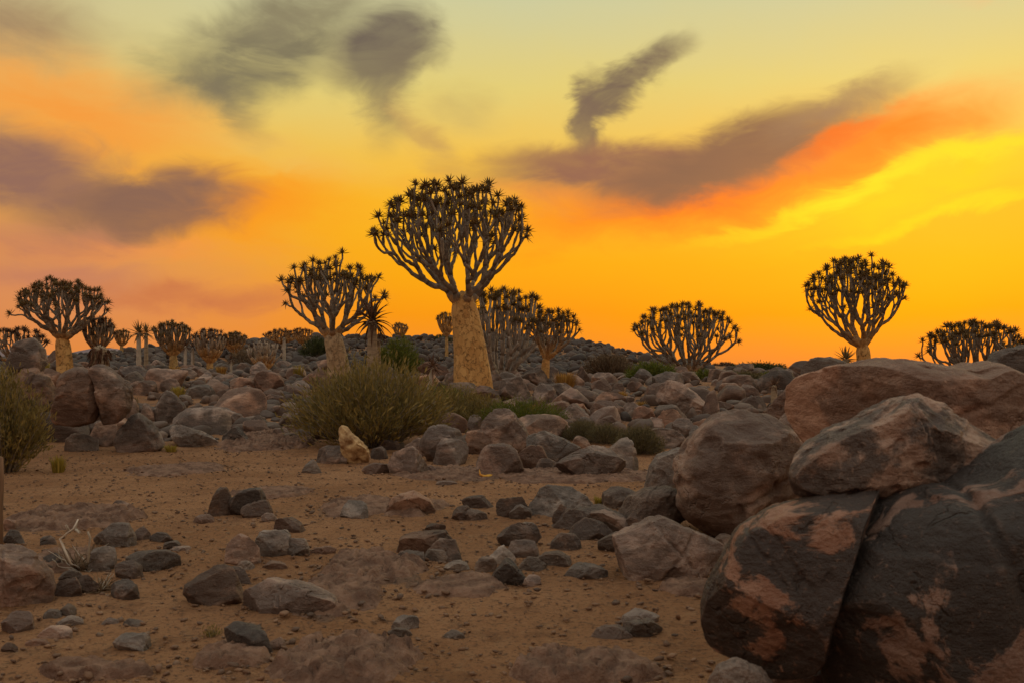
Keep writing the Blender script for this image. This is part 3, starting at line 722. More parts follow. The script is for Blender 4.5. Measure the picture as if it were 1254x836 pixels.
def leaf_geo(L, w, droop, th0, seg=3):
    """one fleshy pointed leaf from the origin, rising th0 above +X, arching by droop; triangular in section"""
    pts = []; x = z = 0.0; a = th0
    for k in range(seg + 1):
        pts.append((x, z, a)); x += L / seg * math.cos(a); z += L / seg * math.sin(a); a -= droop / seg
    V = []; Fc = []
    for k, (x, z, a) in enumerate(pts[:-1]):
        ww = w * (1.0 if k == 0 else (1 - (k / seg) ** 1.5) * 1.0)
        V += [(x, -ww / 2, z + ww * .12), (x, ww / 2, z + ww * .12), (x + ww * .2 * math.sin(a), 0, z - ww * .28)]
    V.append((pts[-1][0], 0, pts[-1][1])); tip = len(V) - 1
    for k in range(seg - 1):
        b = 3 * k
        for i, j in ((0, 1), (1, 2), (2, 0)): Fc.append([b + j, b + i, b + 3 + i, b + 3 + j])
    b = 3 * (seg - 1)
    for i, j in ((0, 1), (1, 2), (2, 0)): Fc.append([b + j, b + i, tip])
    return np.array(V), (np.array(Fc[:-3]), np.array(Fc[-3:]))
def rosette_geo(seed, L=1.0, n=20, seg=3, droopy=False, wide=.17):
    rs = np.random.RandomState(seed); A = Acc()
    for k in range(n):
        f = k / (n - 1)
        th = (-.35 + 1.55 * f) if not droopy else (-1.0 + 2.0 * f)
        th += rs.uniform(-.15, .15); ll = L * (1 - .35 * f) * rs.uniform(.8, 1.12)
        V, Fc = leaf_geo(ll, wide * L * rs.uniform(.85, 1.15), rs.uniform(-.5, .25) if not droopy else rs.uniform(.5, 1.3), th, seg)
        ph = k * 2.39996 + rs.uniform(-.25, .25); V = V + np.array([.06 * L, 0, .12 * L * f])
        M = np.array([[math.cos(ph), -math.sin(ph), 0], [math.sin(ph), math.cos(ph), 0], [0, 0, 1]])
        A.add(V @ M.T, Fc)
    return np.concatenate(A.V), tuple(np.concatenate(v) for v in A.F.values() if v)
ROS_V = [rosette_geo(900 + k, 1.0, 20) for k in range(6)]
ROS_LOW = [rosette_geo(950 + k, 1.0, 13, 2, wide=.2) for k in range(4)]
_ros_me = {}
def rosette_mesh(k, m):
    key = (k, m.name)
    if key not in _ros_me:
        V, Fc = ROS_V[k]; o = mk('leaf_rosette', V, list(Fc), m, None, False); _ros_me[key] = o.data; bpy.data.objects.remove(o)
    return _ros_me[key]

def quiver(label, px, D, base_y, fork, crown, tw, ntips, ros, seed, near=True, tipw=3.6, name='quiver_tree', limb=None, bark=None, leaf=None,
           group=None, limbs=3, upright=.5, wob=.10, sag=0.0, depth=.9, fill=.3):
    """fork (x, y), crown (cx, rim_y, top_y, half width), tw (foot, top widths), ros (rosette span): all in photograph pixels at distance D"""
    rs = np.random.RandomState(seed); k = D / F
    base = at(px, base_y, D); gz = h1(base.x, base.y); base.z = min(base.z, gz + .02)
    root = empty(name, base); tag(root, label, 'tree', group)
    loc = lambda x, y: np.array([(x - px) * k, 0, (EYE - (y - HY) * k) - base.z])
    fk = loc(*fork); cx, ry, ty, hw = crown; C = loc(cx, ry); H = (ry - ty) * k; Rr = hw * k
    bark = bark or (BARK if near else BARK_FAR); limb = limb or LIMB; leaf = leaf or ROSETTE
    # trunk
    n = 22 if near else 7; t = np.linspace(0, 1, n)
    r1_ = tw[1] * k / 2; p0 = np.array([0, 0, -.25]); top = fk - np.array([0, 0, .6 * r1_])
    P = bez(p0, np.array([0, 0, fk[2] * .4]), np.array([fk[0] * .75, 0, fk[2] * .7]), top, n)
    r0, r1 = tw[0] * k / 2, tw[1] * k / 2
    rad = r1 + (r0 - r1) * (.35 * (1 - t) + .65 * (1 - t) ** 3.2) ; rad[0] *= 1.08
    rad = np.where(t > .72, rad * (1 - .45 * ((t - .72) / .28) ** 1.7), rad)
    sd_ = 28 if near else 8
    V, Fq, cp = tube(P, rad, sd_)
    if near:
        a = np.arctan2(V[:, 1], V[:, 0]); zz = V[:, 2]
        ax = np.interp(zz, P[:, 2], P[:, 0]); nn = np.stack([V[:, 0] - ax, V[:, 1], 0 * zz], 1)
        fl = .07 * np.sin(a * 2 + seed + zz * 1.3) + .10 * np.sin(a * 3 + seed) * np.clip(1 - zz / (fk[2] * .8 + .01), 0, 1) + .05 * fbm(np.stack([V[:, 0] * 3, V[:, 1] * 3, zz * 1.6], 1), 3)
        V = V + nn * fl[:, None]
    A = Acc(); A.add(V, Fq, cp); A.mk('trunk', bark, root)
    # tips on the dome
    i = np.arange(ntips); r = np.sqrt((i + .5) / ntips); ph = i * 2.39996 + rs.uniform(0, 6.3)
    r = np.clip(r + rs.normal(0, .04, ntips), 0, 1.03)
    tips = np.stack([C[0] + Rr * r * np.cos(ph), Rr * depth * r * np.sin(ph), C[2] + H * np.sqrt(np.clip(1 - r ** 2 * .98, 0, 1)) - sag * Rr * r ** 3], 1)
    tips += rs.normal(0, 1, tips.shape) * Rr * np.array([.03, .05, .035]) * (wob / .10)
    low = rs.rand(ntips) < fill
    tips[low, 2] = fk[2] + (tips[low, 2] - fk[2]) * rs.uniform(.74, .93, low.sum())
    rt = tipw * k / 2; B = Acc(); ends = []; age = []
    sides = 7 if near else 5; npt = 7 if near else 4
    up = np.array([0, 0, 1.0])
    def seg(p, d, q, e, ra, rb):
        L = np.linalg.norm(q - p); pts = bez(p, p + d * L * .38, q - e * L * .38, q, npt)
        if near: pts[1:-1] += rs.normal(0, .018 * L, (npt - 2, 3))
        rr_ = np.linspace(ra, rb, npt); V, Fq, cp = tube(pts, rr_, sides); B.add(V, Fq, cp); age.append(np.concatenate([np.repeat(rr_, sides), [rb, ra]]) / r1)
    def grow(p, d, ra, T):
        m = len(T)
        if m == 1:
            e = (T[0] - p); e /= np.linalg.norm(e) + 1e-9; e = e * (1 - upright) + up * upright; e /= np.linalg.norm(e)
            seg(p, d, T[0], e, ra, rt * .95); ends.append((T[0], e)); return
        c = T.mean(0); Q = T - c; ax = np.linalg.svd(Q * np.array([1, 1, .6]), full_matrices=False)[2][0]
        s = Q @ ax; o = np.argsort(s); cut = int(np.clip(round(m * rs.uniform(.38, .62)), 1, m - 1))
        for G in (T[o[:cut]], T[o[cut:]]):
            g = G.mean(0); lv = math.log2(len(G)) if len(G) > 1 else 0
            if len(G) == 1: grow(p, d, max(rt, ra * .72), G); continue
            fh = min(.9, 1.6 / (lv + 1.25)); fv = (.78 if len(G) < .2 * ntips else 1.0) / (lv + 1.0)
            v = g - p; q = p + np.array([v[0] * fh, v[1] * fh, v[2] * fv]) + rs.normal(0, .025 * Rr, 3)
            e = (q - p); e /= np.linalg.norm(e) + 1e-9
            e2 = (g - q); e2 /= np.linalg.norm(e2) + 1e-9; e = e + e2 * .5 + up * upright * .25; e /= np.linalg.norm(e)
            rb = rt * len(G) ** .31 * (1 + 1.3 * len(G) / ntips); seg(p, d, q, e, min(ra, rb * 2.6), rb); grow(q, e, rb, G)
    ang = np.arctan2(tips[:, 1] - fk[1], tips[:, 0] - fk[0]); o = np.argsort((ang + rs.uniform(0, 6)) % (2 * math.pi))
    for G in np.array_split(tips[o], limbs):
        d = G.mean(0) - fk; d /= np.linalg.norm(d); d = d + up * .9; d /= np.linalg.norm(d)
        st = fk - up * r1 * 1.5 + np.array([d[0], d[1], 0]) * r1 * .34
        grow(st, d, r1 * .62, G)
    cr = B.mk('crown', limb, root)
    cr.data.attributes.new('age', 'FLOAT', 'POINT').data.foreach_set('value', np.concatenate(age).astype(np.float32))
    # leaf rosettes
    L = ros * k * .5
    if near:
        for (p, e) in ends:
            ob = bpy.data.objects.new('leaf_rosette', rosette_mesh(rs.randint(6), leaf)); COL.objects.link(ob); ob.parent = cr
            ob.rotation_mode = 'QUATERNION'; ob.rotation_quaternion = Vector(e).to_track_quat('Z', 'Y') @ Matrix.Rotation(rs.uniform(0, 6.3), 3, 'Z').to_quaternion()
            ob.location = Vector(p) - Vector(e) * L * .15; s = L * rs.uniform(.8, 1.15); ob.scale = (s, s, s)
    else:
        A = Acc()
        for (p, e) in ends:
            V, Fc = ROS_LOW[rs.randint(4)]; q = np.array((Vector(e).to_track_quat('Z', 'Y') @ Matrix.Rotation(rs.uniform(0, 6.3), 3, 'Z').to_quaternion()).to_matrix())
            A.add((V * L * rs.uniform(.8, 1.15)) @ q.T + p, Fc)
        lo = A.mk('leaf_rosettes', leaf, cr, False); lo['kind'] = 'stuff'
    ROCKS.append((base.x, base.y, r0 * 1.3)); return root

quiver('tallest quiver tree, thick golden trunk and wide domed crown', 578, 31, 482, (566, 350), (555, 288, 226, 98), (48, 35), 150, 25, 1, tipw=2.5, limbs=3, upright=.45, sag=.05, fill=.4)
quiver('stout quiver tree with uneven crown behind the big olive shrub', 415, 36, 462, (406, 398), (408, 362, 322, 63), (30, 24), 84, 20, 2, tipw=2.4, limbs=3, wob=.2, upright=.35, sag=.05, bark=BARK_GREY)
quiver('many-stemmed quiver tree just behind the tallest one', 614, 40, 474, (614, 452), (618, 398, 356, 52), (34, 27), 76, 20, 3, tipw=2.4, limbs=5, upright=.5, wob=.13, limb=LIMB_PALE, fill=.35)
quiver('slender quiver tree right of the tallest, thin limbs and yellow trunk', 667, 34, 470, (669, 434), (677, 412, 380, 34), (14, 10), 50, 17, 4, tipw=1.9, limbs=3, upright=.35, wob=.15)
quiver('large round-headed quiver tree above the dark boulder on the left', 80, 32, 448, (76, 405), (75, 378, 345, 56), (23, 16), 110, 17, 5, tipw=1.9, limbs=4, upright=.5, fill=.4)
quiver('low-forking quiver tree with a broad dome beside the lime green bush', 842, 45, 466, (842, 446), (838, 408, 373, 65), (22, 18), 120, 16, 6, tipw=1.8, limbs=6, upright=.45, sag=.10, fill=.35)
quiver('lone quiver tree with tall narrow crown rising behind the boulder pile', 1059, 37, 466, (1056, 416), (1048, 367, 314, 61), (19, 15), 120, 20, 7, tipw=1.9, limbs=3, upright=.6, sag=.10, fill=.45)
quiver('quiver tree whose crown shows low over the far right of the pile', 1196, 36, 480, (1196, 460), (1194, 426, 395, 64), (22, 18), 95, 20, 8, tipw=2.0, limbs=6, upright=.5, sag=.06)
quiver('small quiver tree half hidden behind the blackish round boulder', 20, 34, 452, (18, 440), (22, 418, 402, 36), (12, 10), 36, 15, 9, tipw=1.9, limbs=5, upright=.7, leaf=ROSETTE_RED)
# smaller and farther ones
far = lambda *a, **k: quiver(*a, near=False, **k)
far('bushy reddish aloe tree right of the large round-headed quiver tree', 121, 33, 450, (121, 425), (121, 406, 390, 20), (12, 11), 40, 13, 10, tipw=2.4, limbs=6, upright=.7, leaf=ROSETTE_RED)
far('tiny round quiver tree on the skyline left of the twin stems', 149, 75, 434, (149, 421), (149, 412, 405, 11), (5, 4), 34, 8, 11, tipw=1.5, limbs=4, limb=LIMB_PALE)
far('golden-trunked quiver tree with dense domed crown in the rubble field', 213, 50, 456, (212, 430), (211, 412, 395, 24), (12, 9), 64, 12, 12, tipw=2.0, limbs=5, fill=.4)
far('grey many-branched quiver tree with short golden trunk', 257, 48, 459, (257, 440), (256, 418, 404, 21), (9, 8), 44, 12, 13, tipw=2.2, limbs=6, upright=.7, limb=LIMB_PALE, leaf=ROSETTE_RED)
far('pale-branched leafless aloe bush in front of the ridge', 326, 46, 450, (326, 447), (322, 430, 416, 22), (8, 8), 40, 6, 14, tipw=2.0, limbs=6, upright=.5, limb=LIMB_PALE, leaf=ROSETTE_RED, name='aloe_bush')
far('small leaning quiver tree against the dark ridge', 376, 66, 436, (370, 418), (370, 410, 403, 13), (6, 4), 34, 8, 15, tipw=1.5, limbs=4, leaf=ROSETTE_RED)
far('tiny lollipop quiver tree on the skyline left of the tallest', 490, 85, 424, (490, 411), (490, 402, 396, 10), (4, 3), 40, 6, 16, tipw=1.3, limbs=5, fill=.4)
far('small two-tiered quiver tree close left of the tallest trunk', 547, 62, 432, (547, 410), (546, 396, 384, 12), (5, 4), 30, 10, 17, tipw=1.6, limbs=4, limb=LIMB_PALE)
far('tiny reddish quiver tree on the ridge before the tallest', 541, 92, 424, (541, 419), (541, 415, 411, 10), (4, 4), 26, 7, 18, tipw=1.3, limbs=5)
far('tiny domed quiver tree on the ridge right of the tallest', 709, 92, 438, (709, 432), (709, 429, 425, 9), (4, 4), 30, 6, 19, tipw=1.3, limbs=5)
far('small spreading quiver tree on the ridge with a pale stem', 345, 70, 442, (345, 418), (344, 412, 405, 22), (5, 4), 44, 9, 20, tipw=1.6, limbs=5, leaf=ROSETTE_RED, bark=WHITESTEM)
far('dark rounded quiver tree crown on the ridge before the stout one', 287, 62, 442, (287, 428), (287, 418, 408, 16), (7, 6), 50, 10, 21, tipw=1.8, limbs=5, fill=.5)
far('low brown quiver tree beyond the broad-domed one', 888, 70, 462, (888, 456), (888, 451, 445, 18), (6, 5), 40, 9, 22, tipw=1.6, limbs=5, leaf=ROSETTE_RED)

# single-stemmed aloes, palm-like
def aloe(label, px, D, base_y, top_y, sw, span, n, seed, stem=STEM, leaf=ROSETTE_RED, lean=0, own=False, drop=True, skirt=False):
    rs = np.random.RandomState(seed); k = D / F
    base = at(px, base_y, D); base.z = min(base.z, h1(base.x, base.y) + .02)
    root = empty('aloe', base); tag(root, label, 'aloe')
    top = np.array([lean * k, 0, (EYE - (top_y - HY) * k) - base.z]); r = sw * k / 2
    P = bez(np.array([0, 0, -.2]), np.array([0, 0, top[2] * .4]), np.array([top[0] * .8, 0, top[2] * .7]), top, 14)
    rad = r * (1.12 - .3 * np.linspace(0, 1, 14)) * (1 + .05 * np.cos(np.arange(14) * 3.1)); V, Fq, cp = tube(P, rad, 12); A = Acc(); A.add(V, Fq, cp)
    st = A.mk('stem', stem, root)
    L = span * k * .5; Bc = Acc()
    for q in range(n):
        f = q / (n - 1); th = -1.15 + 2.35 * f + rs.uniform(-.12, .12)
        V, Fc = leaf_geo(L * rs.uniform(.85, 1.1) * (1 - .2 * f), .13 * L, rs.uniform(.5, 1.2) if drop else rs.uniform(-.3, .5), th + .35, 5)
        V = V + np.array([r * .5, 0, 0]); ph = q * 2.39996
        M = np.array([[math.cos(ph), -math.sin(ph), 0], [math.sin(ph), math.cos(ph), 0], [0, 0, 1]]); V = V @ M.T + top + np.array([0, 0, (f - .3) * .35 * L])
        if own: mk('leaf', V, list(Fc), leaf, root)
        else: Bc.add(V, Fc)
    if not own: Bc.mk('leaf_rosette', leaf, root)
    if skirt:
        Sk = Acc()
        for q in range(150):
            f = rs.rand(); V, Fc = leaf_geo(.34, .07, .4, -1.15 + rs.uniform(-.25, .25), 3); ph = rs.uniform(0, 6.3)
            M = np.array([[math.cos(ph), -math.sin(ph), 0], [math.sin(ph), math.cos(ph), 0], [0, 0, 1]]); Sk.add((V + np.array([r * .9, 0, 0])) @ M.T + top * (.15 + .85 * f), Fc)
        s = Sk.mk('dead_leaf_skirt', DEADLEAF, root); s['kind'] = 'stuff'
    ROCKS.append((base.x, base.y, r)); return root
aloe('palm-like aloe with a thick ringed stem and drooping leaves, behind the shrub', 456, 30, 470, 394, 13, 66, 38, 41, own=True)
aloe('thinner second aloe stem close behind the palm-like aloe', 463, 33, 466, 416, 7, 28, 26, 42)
aloe('squat aloe clad in a red-brown skirt of dead leaves', 122, 31, 452, 426, 22, 24, 24, 43, skirt=True, drop=False)
aloe('left stem of the twin palm-like aloes on the skyline', 170, 48, 446, 408, 6, 34, 26, 44, WHITESTEM, ROSETTE, drop=False)
aloe('right stem of the twin palm-like aloes on the skyline', 179, 52, 436, 408, 5, 28, 24, 45, STEM, ROSETTE, drop=False)
aloe('white-stemmed thin aloe beside the golden-trunked quiver tree', 227, 47, 459, 424, 4, 22, 20, 46, WHITESTEM, drop=False)
aloe('second white-stemmed aloe before the grey many-branched quiver tree', 236, 48, 459, 426, 4, 18, 20, 47, WHITESTEM, drop=False)
aloe('little white-stemmed palm-like aloe standing alone in the rubble', 283, 40, 464, 440, 3, 18, 26, 48, WHITESTEM)
aloe('withered aloe with a bleached leaning stem behind the olive shrub', 522, 27, 485, 450, 6, 38, 24, 49, WHITESTEM, DEADLEAF, lean=8)
aloe('dark spiky aloe poking over the boulder pile beside the lone tree', 1036, 20, 462, 440, 10, 36, 34, 50, STEM, ROSETTE, drop=False)
aloe('white-stemmed small aloe at the foot of the dark ridge', 348, 58, 444, 414, 4, 16, 20, 51, WHITESTEM)
aloe('orange-leaved low aloe beside the brown slab and green bushes', 948, 27, 478, 472, 8, 24, 30, 52, STEM, DEADLEAF, drop=False)

# ------------------------------------------------------------------ shrubs
def shrub(label, px, base_y, hw, top_y, m, nst, nlf, lsz, seed, D=None, name='shrub', cat='shrub', twig=TWIG, up=.5, stemr=.006, depth=.9, round_=False):
    """fan of branching twigs with small leaves along them"""
    rs = np.random.RandomState(seed); D = D or ground_at(px, base_y); k = D / F
    X = (px - HX) * k; base = Vector((X, D, h1(X, D))); root = empty(name, base); tag(root, label, cat)
    W = hw * k; H = EYE - (top_y - HY) * k - base.z
    St = Acc(); LV = []; LF = []; c = 0
    for s in range(nst):
        ph = rs.uniform(0, 6.283); q = math.sqrt(rs.rand()); el = rs.beta(1.1, 1.1)
        if round_: tip = np.array([math.cos(ph) * W * q, math.sin(ph) * W * depth * q, H * math.sqrt(max(0.03, 1 - q * q)) * rs.uniform(.85, 1.03)])
        else:
            tip = np.array([math.cos(ph) * W * q, math.sin(ph) * W * depth * q, H * (1 - .55 * q ** 2.2) * rs.choice([rs.uniform(.45, .95), rs.uniform(.9, 1.12)])])
        p0 = np.array([tip[0] * .25, tip[1] * .25, -.03]) + rs.normal(0, .05, 3) * W * .3; p0[2] = -.03
        P = bez(p0, p0 + (tip - p0) * .35 + np.array([0, 0, H * .12 * (1 - up)]), p0 + (tip - p0) * .7 + rs.normal(0, .05, 3) * W, tip, 6)
        if s < nst * .7:
            V, Fq, cp = tube(P, np.linspace(stemr, stemr * .35, 6), 3, False); St.add(V, Fq)
        # twigs and leaves
        nl = int(nlf / nst); t = rs.beta(2.2, 1.1, nl); idx = t * 5; i0 = np.clip(idx.astype(int), 0, 4); fr = (idx - i0)[:, None]
        C = P[i0] * (1 - fr) + P[i0 + 1] * fr + rs.normal(0, 1, (nl, 3)) * (.045 * W + .02) * (.5 + t[:, None] * .6)
        C[:, 2] = np.maximum(C[:, 2], .01)
        d = (tip - p0) / np.linalg.norm(tip - p0); dv = d + np.array([0, 0, .35]) + rs.normal(0, .42, (nl, 3)); dv /= np.linalg.norm(dv, axis=1)[:, None]
        sd_ = np.cross(dv, rs.normal(size=(nl, 3))); sd_ /= np.linalg.norm(sd_, axis=1)[:, None] + 1e-9
        l = lsz * rs.uniform(.6, 1.5, nl)[:, None]; wv = l * .10
        q4 = np.stack([C, C + dv * l * .5 + sd_ * wv, C + dv * l, C + dv * l * .5 - sd_ * wv], 1).reshape(-1, 3)
        LV.append(q4); LF.append(np.arange(nl * 4).reshape(-1, 4) + c); c += nl * 4
    St.mk('stems', twig, root)
    f = mk('foliage', np.concatenate(LV), np.concatenate(LF), m, root, False); f['kind'] = 'stuff'
    ROCKS.append((base.x, base.y, W * .8)); return root
shrub('big wide olive shrub in front of the quiver trees', 455, 546, 104, 448, OLIVE, 420, 17000, .12, 1, up=.4, stemr=.010)
shrub('olive bush cut off by the left edge, before the boulders', 4, 578, 56, 456, OLIVE, 240, 11000, .085, 2, stemr=.009)
shrub('bright green bush behind the palm-like aloe', 487, 456, 30, 416, LIME, 120, 7000, .13, 3, D=40)
shrub('low yellow-green shrub spreading behind the trapezoid boulder', 640, 524, 56, 490, LIME, 160, 11000, .06, 4, D=22.5, depth=.5)
shrub('olive tuft joining the big shrub to the rocks by the tallest tree', 560, 520, 40, 474, OLIVE, 120, 8000, .06, 5, D=23.5)
shrub('round grey-green ball shrub behind the grey blocky boulder', 783, 572, 31, 523, GREYLEAF, 260, 15000, .045, 6, D=18.2, round_=True)
shrub('small dark ball shrub between grey slab and blocky boulders', 712, 540, 22, 515, GREYLEAF, 140, 7000, .045, 7, D=20.5, round_=True)
shrub('flattened grey ball shrub between the two round ones', 742, 542, 26, 520, GREYLEAF, 140, 7000, .045, 8, D=20, round_=True)
shrub('lime green bush on the slope left of the broad-domed quiver tree', 797, 478, 32, 446, LIME, 130, 8000, .11, 9, D=36)
shrub('small lime bush at the foot of the broad-domed quiver tree', 862, 472, 14, 454, LIME, 50, 2500, .09, 10, D=38)
shrub('dark green rounded bush far off beside the boulder pile', 930, 472, 36, 449, DGREEN, 140, 9000, .16, 11, D=52, round_=True)
shrub('lime bush before the dark green one by the boulder pile', 957, 478, 26, 458, LIME, 90, 5000, .11, 12, D=40)
shrub('grey dry bush between broad-domed tree and dark green bush', 905, 478, 34, 458, GREYLEAF, 120, 5000, .10, 13, D=38)
shrub('dome of dense upright dry stems on the slope right of the ridge', 746, 480, 37, 433, DRYTWIG, 420, 6000, .10, 14, D=40, twig=DRYTWIG, stemr=.035, round_=True, name='euphorbia_bush', up=1)
shrub('olive green bush on the ridge behind the stout quiver tree', 388, 440, 22, 414, DGREEN, 80, 4000, .16, 15, D=62, round_=True)
shrub('dark bush on the skyline left of the tiny lollipop tree', 540, 428, 16, 414, DGREEN, 60, 2500, .16, 16, D=80, round_=True)
shrub('brown dry bush under the stout tree beside the ridge', 300, 448, 24, 424, DRYTWIG, 160, 3500, .11, 17, D=52, round_=True)
shrub('little green sprig on the sand by the dark egg-shaped stone', 260, 780, 7, 769, OLIVE, 12, 260, .02, 18)

def grass(label, px, base_y, hw, top_y, m, n, seed, D=None, group=None):
    rs = np.random.RandomState(seed); D = D or ground_at(px, base_y); k = D / F; X = (px - HX) * k
    base = Vector((X, D, h1(X, D))); W = hw * k; H = EYE - (top_y - HY) * k - base.z; V = []; c = 0; Fc = []
    for q in range(n):
        ph = rs.uniform(0, 6.283); s = rs.rand(); p = np.array([math.cos(ph), math.sin(ph), 0]) * W * .5 * s
        o = np.array([math.cos(ph), math.sin(ph), 0]) * W * rs.uniform(.2, .6); h = H * rs.uniform(.5, 1.05); w = .006 + .0004 * D
        sd_ = np.array([-math.sin(ph), math.cos(ph), 0]) * w
        V += [p - sd_, p + sd_, p + o * .4 + [0, 0, h * .6] + sd_ * .7, p + o * .4 + [0, 0, h * .6] - sd_ * .7, p + o + [0, 0, h]]
        Fc += [[c, c + 1, c + 2, c + 3], [c + 3, c + 2, c + 4]]; c += 5
    o = mk('grass_tuft', np.array(V), Fc, m, None, False, base); tag(o, label, 'grass', group); return o
grass('orange dry grass tuft beside the dark angular boulder', 692, 476, 20, 455, STRAW, 420, 1)
grass('yellow grass tuft among the rocks of the left rubble field', 218, 490, 13, 472, YSTRAW, 260, 2)
grass('yellow grass tuft behind the blackish round boulder', 54, 458, 11, 443, YSTRAW, 200, 3)
grass('orange grass bush beside the grey many-branched quiver tree', 271, 458, 10, 447, STRAW, 160, 4)
grass('yellow grass tuft below the small leaning quiver tree', 366, 466, 10, 446, YSTRAW, 180, 5)
grass('orange grass tuft on the rocks in front of the tallest trunk', 568, 500, 12, 484, STRAW, 200, 6)
grass('orange grass in the yellow-green shrub', 655, 512, 10, 494, STRAW, 160, 7)
shrub('yellow-green tuft at the foot of the tallest quiver tree', 540, 500, 34, 474, LIME, 110, 5000, .07, 25, D=26)
shrub('olive scrub between the tallest tree and the trapezoid boulder', 592, 508, 34, 486, OLIVE, 110, 5000, .07, 26, D=23)
grass('orange grass clump left of the tallest trunk', 545, 492, 14, 474, STRAW, 160, 27)
grass('pale yellow grass at the foot of the tall blunt boulder', 210, 553, 12, 543, YSTRAW, 110, 8)
grass('small yellow grass wisp below the olive bush at left', 72, 578, 14, 556, YSTRAW, 130, 9)
grass('small orange grass tuft among the boulders of the middle slope', 763, 488, 9, 478, STRAW, 90, 10)
grass('straw tuft between pink boulders of the middle slope', 785, 500, 10, 490, STRAW, 90, 11)
grass('tiny yellow grass growing beside the long blue-grey slab', 733, 618, 9, 606, YSTRAW, 60, 12)
grass('dry grass clump beside the split boulder', 163, 505, 10, 485, GREYLEAF, 120, 13)
grass('dry grass at the foot of the golden-trunked quiver tree', 214, 458, 12, 447, STRAW, 140, 14)

# ------------------------------------------------------------------ dead twigs, log, post, litter
def dead_bush(label, px, base_y, hw, top_y, n, seed, m):
    rs = np.random.RandomState(seed); D = ground_at(px, base_y); k = D / F; X = (px - HX) * k
    root = empty('dead_shrub', Vector((X, D, h1(X, D)))); tag(root, label, 'shrub'); W = hw * k; H = (base_y - top_y) * k; A = Acc(); B = Acc()
    for q in range(n):
        ph = rs.uniform(0, 6.283); d = np.array([math.cos(ph) * rs.uniform(.2, 1), math.sin(ph) * .7, rs.uniform(.1, 1.0)])
        p = np.array([math.cos(ph) * .2 * W, math.sin(ph) * .2 * W, 0]); P = [p]
        for s in range(7): d = d + rs.normal(0, .35, 3); d[2] = max(d[2], -.4); p = p + d / np.linalg.norm(d) * W * .17; p[2] = min(max(p[2], .0), H); P.append(p)
        V, Fq, cp = tube(np.array(P), np.linspace(.0075, .002, 8), 4, False); (B if q % 5 else A).add(V, Fq)
    B.mk('twigs', DRYTWIG, root)
    A.mk('bleached_twigs', m, root)
    for pts in ([(88, 690), (80, 672), (72, 660), (84, 651), (92, 646), (94, 636)], [(84, 652), (82, 642)], [(108, 688), (107, 670), (111, 658), (109, 650)], [(92, 648), (98, 652)]):
        if px > 150: break
        P = np.array([[(a - px) * k, rs.uniform(-.03, .03), (base_y - b) * k] for a, b in pts])
        V, Fq, cp = tube(P, np.linspace(.009, .005, len(P)), 6); C2 = Acc(); C2.add(V, Fq, cp); C2.mk('branch', PALETWIG, root)
dead_bush('tangle of bleached dead twigs among the stones on the left', 98, 696, 34, 640, 60, 3, PALETWIG)
dead_bush('heap of fine dry twigs beside the dark stones on the left', 122, 722, 20, 690, 34, 4, PALETWIG)

def log():
    poly = [(414, 528), (418, 521), (425, 523), (434, 534), (444, 541), (452, 552), (452, 566), (440, 572), (424, 570), (419, 556), (416, 540)]
    Y = ground_at(435, 568); P = np.array(poly, float); c = .5 * (P.min(0) + P.max(0)); k = Y / F
    W = np.stack([(P[:, 0] - c[0]) * k, -(P[:, 1] - c[1]) * k], 1)
    V, Fc = rock_verts(5, W, .20, 77, .7, 5, 1.8)
    # a hollow where a limb broke off
    q = V - np.array([-.06, -.18, .06]); d = np.linalg.norm(q * np.array([1, .6, 1.6]), axis=1); V[:, 1] += .13 * np.exp(-(d / .07) ** 2)
    o = mk('log', V, Fc, LOGBARK, loc=at(c[0], c[1], Y + .1)); tag(o, 'pale broken chunk of quiver tree log leaning at the sand\'s edge', 'log')
log()
stone(443, 478, 566, 580, 'p', 's', 'flat orange-brown flake of stone at the foot of the log', 'stone')
def post():
    Y = 8.9; p = at(-9, 668, Y); z0 = h1(p.x, Y); P = np.array([[0, 0, -.2], [0, 0, .3], [.01, 0, .6], [.008, 0, EYE - (560 - HY) / F * Y - z0]])
    V, Fq, cp = tube(P, [.088, .085, .083, .08], 14); A = Acc(); A.add(V, Fq, cp); o = A.mk('wooden_post', POST, None, True, (p.x, Y, z0)); tag(o, 'dark brown wooden post cut by the left edge of the sand', 'post')
post()
def litter():
    Y = ground_at(597, 585); b = at(597, 585, Y); k = Y / F
    P = np.array([[-10 * k, 0, 9 * k], [-9 * k, -.03, 3 * k], [-4 * k, -.05, .8 * k], [2 * k, -.03, 1.2 * k], [7 * k, .02, 1.6 * k]])
    V, Fq, cp = tube(P, [.004, .018, .026, .03, .012], 6); A = Acc(); A.add(V, Fq, cp); o = A.mk('dried_leaf', LEAFDRY, None, True, (b.x, Y, h1(b.x, Y) + .02)); tag(o, 'curled yellow and orange dried leaf lying before the low domed boulder', 'leaf')
    stone(534, 560, 588, 594, 'p', 's', 'thin orange flake lying flat on the sand before the pile', 'stone')
litter()

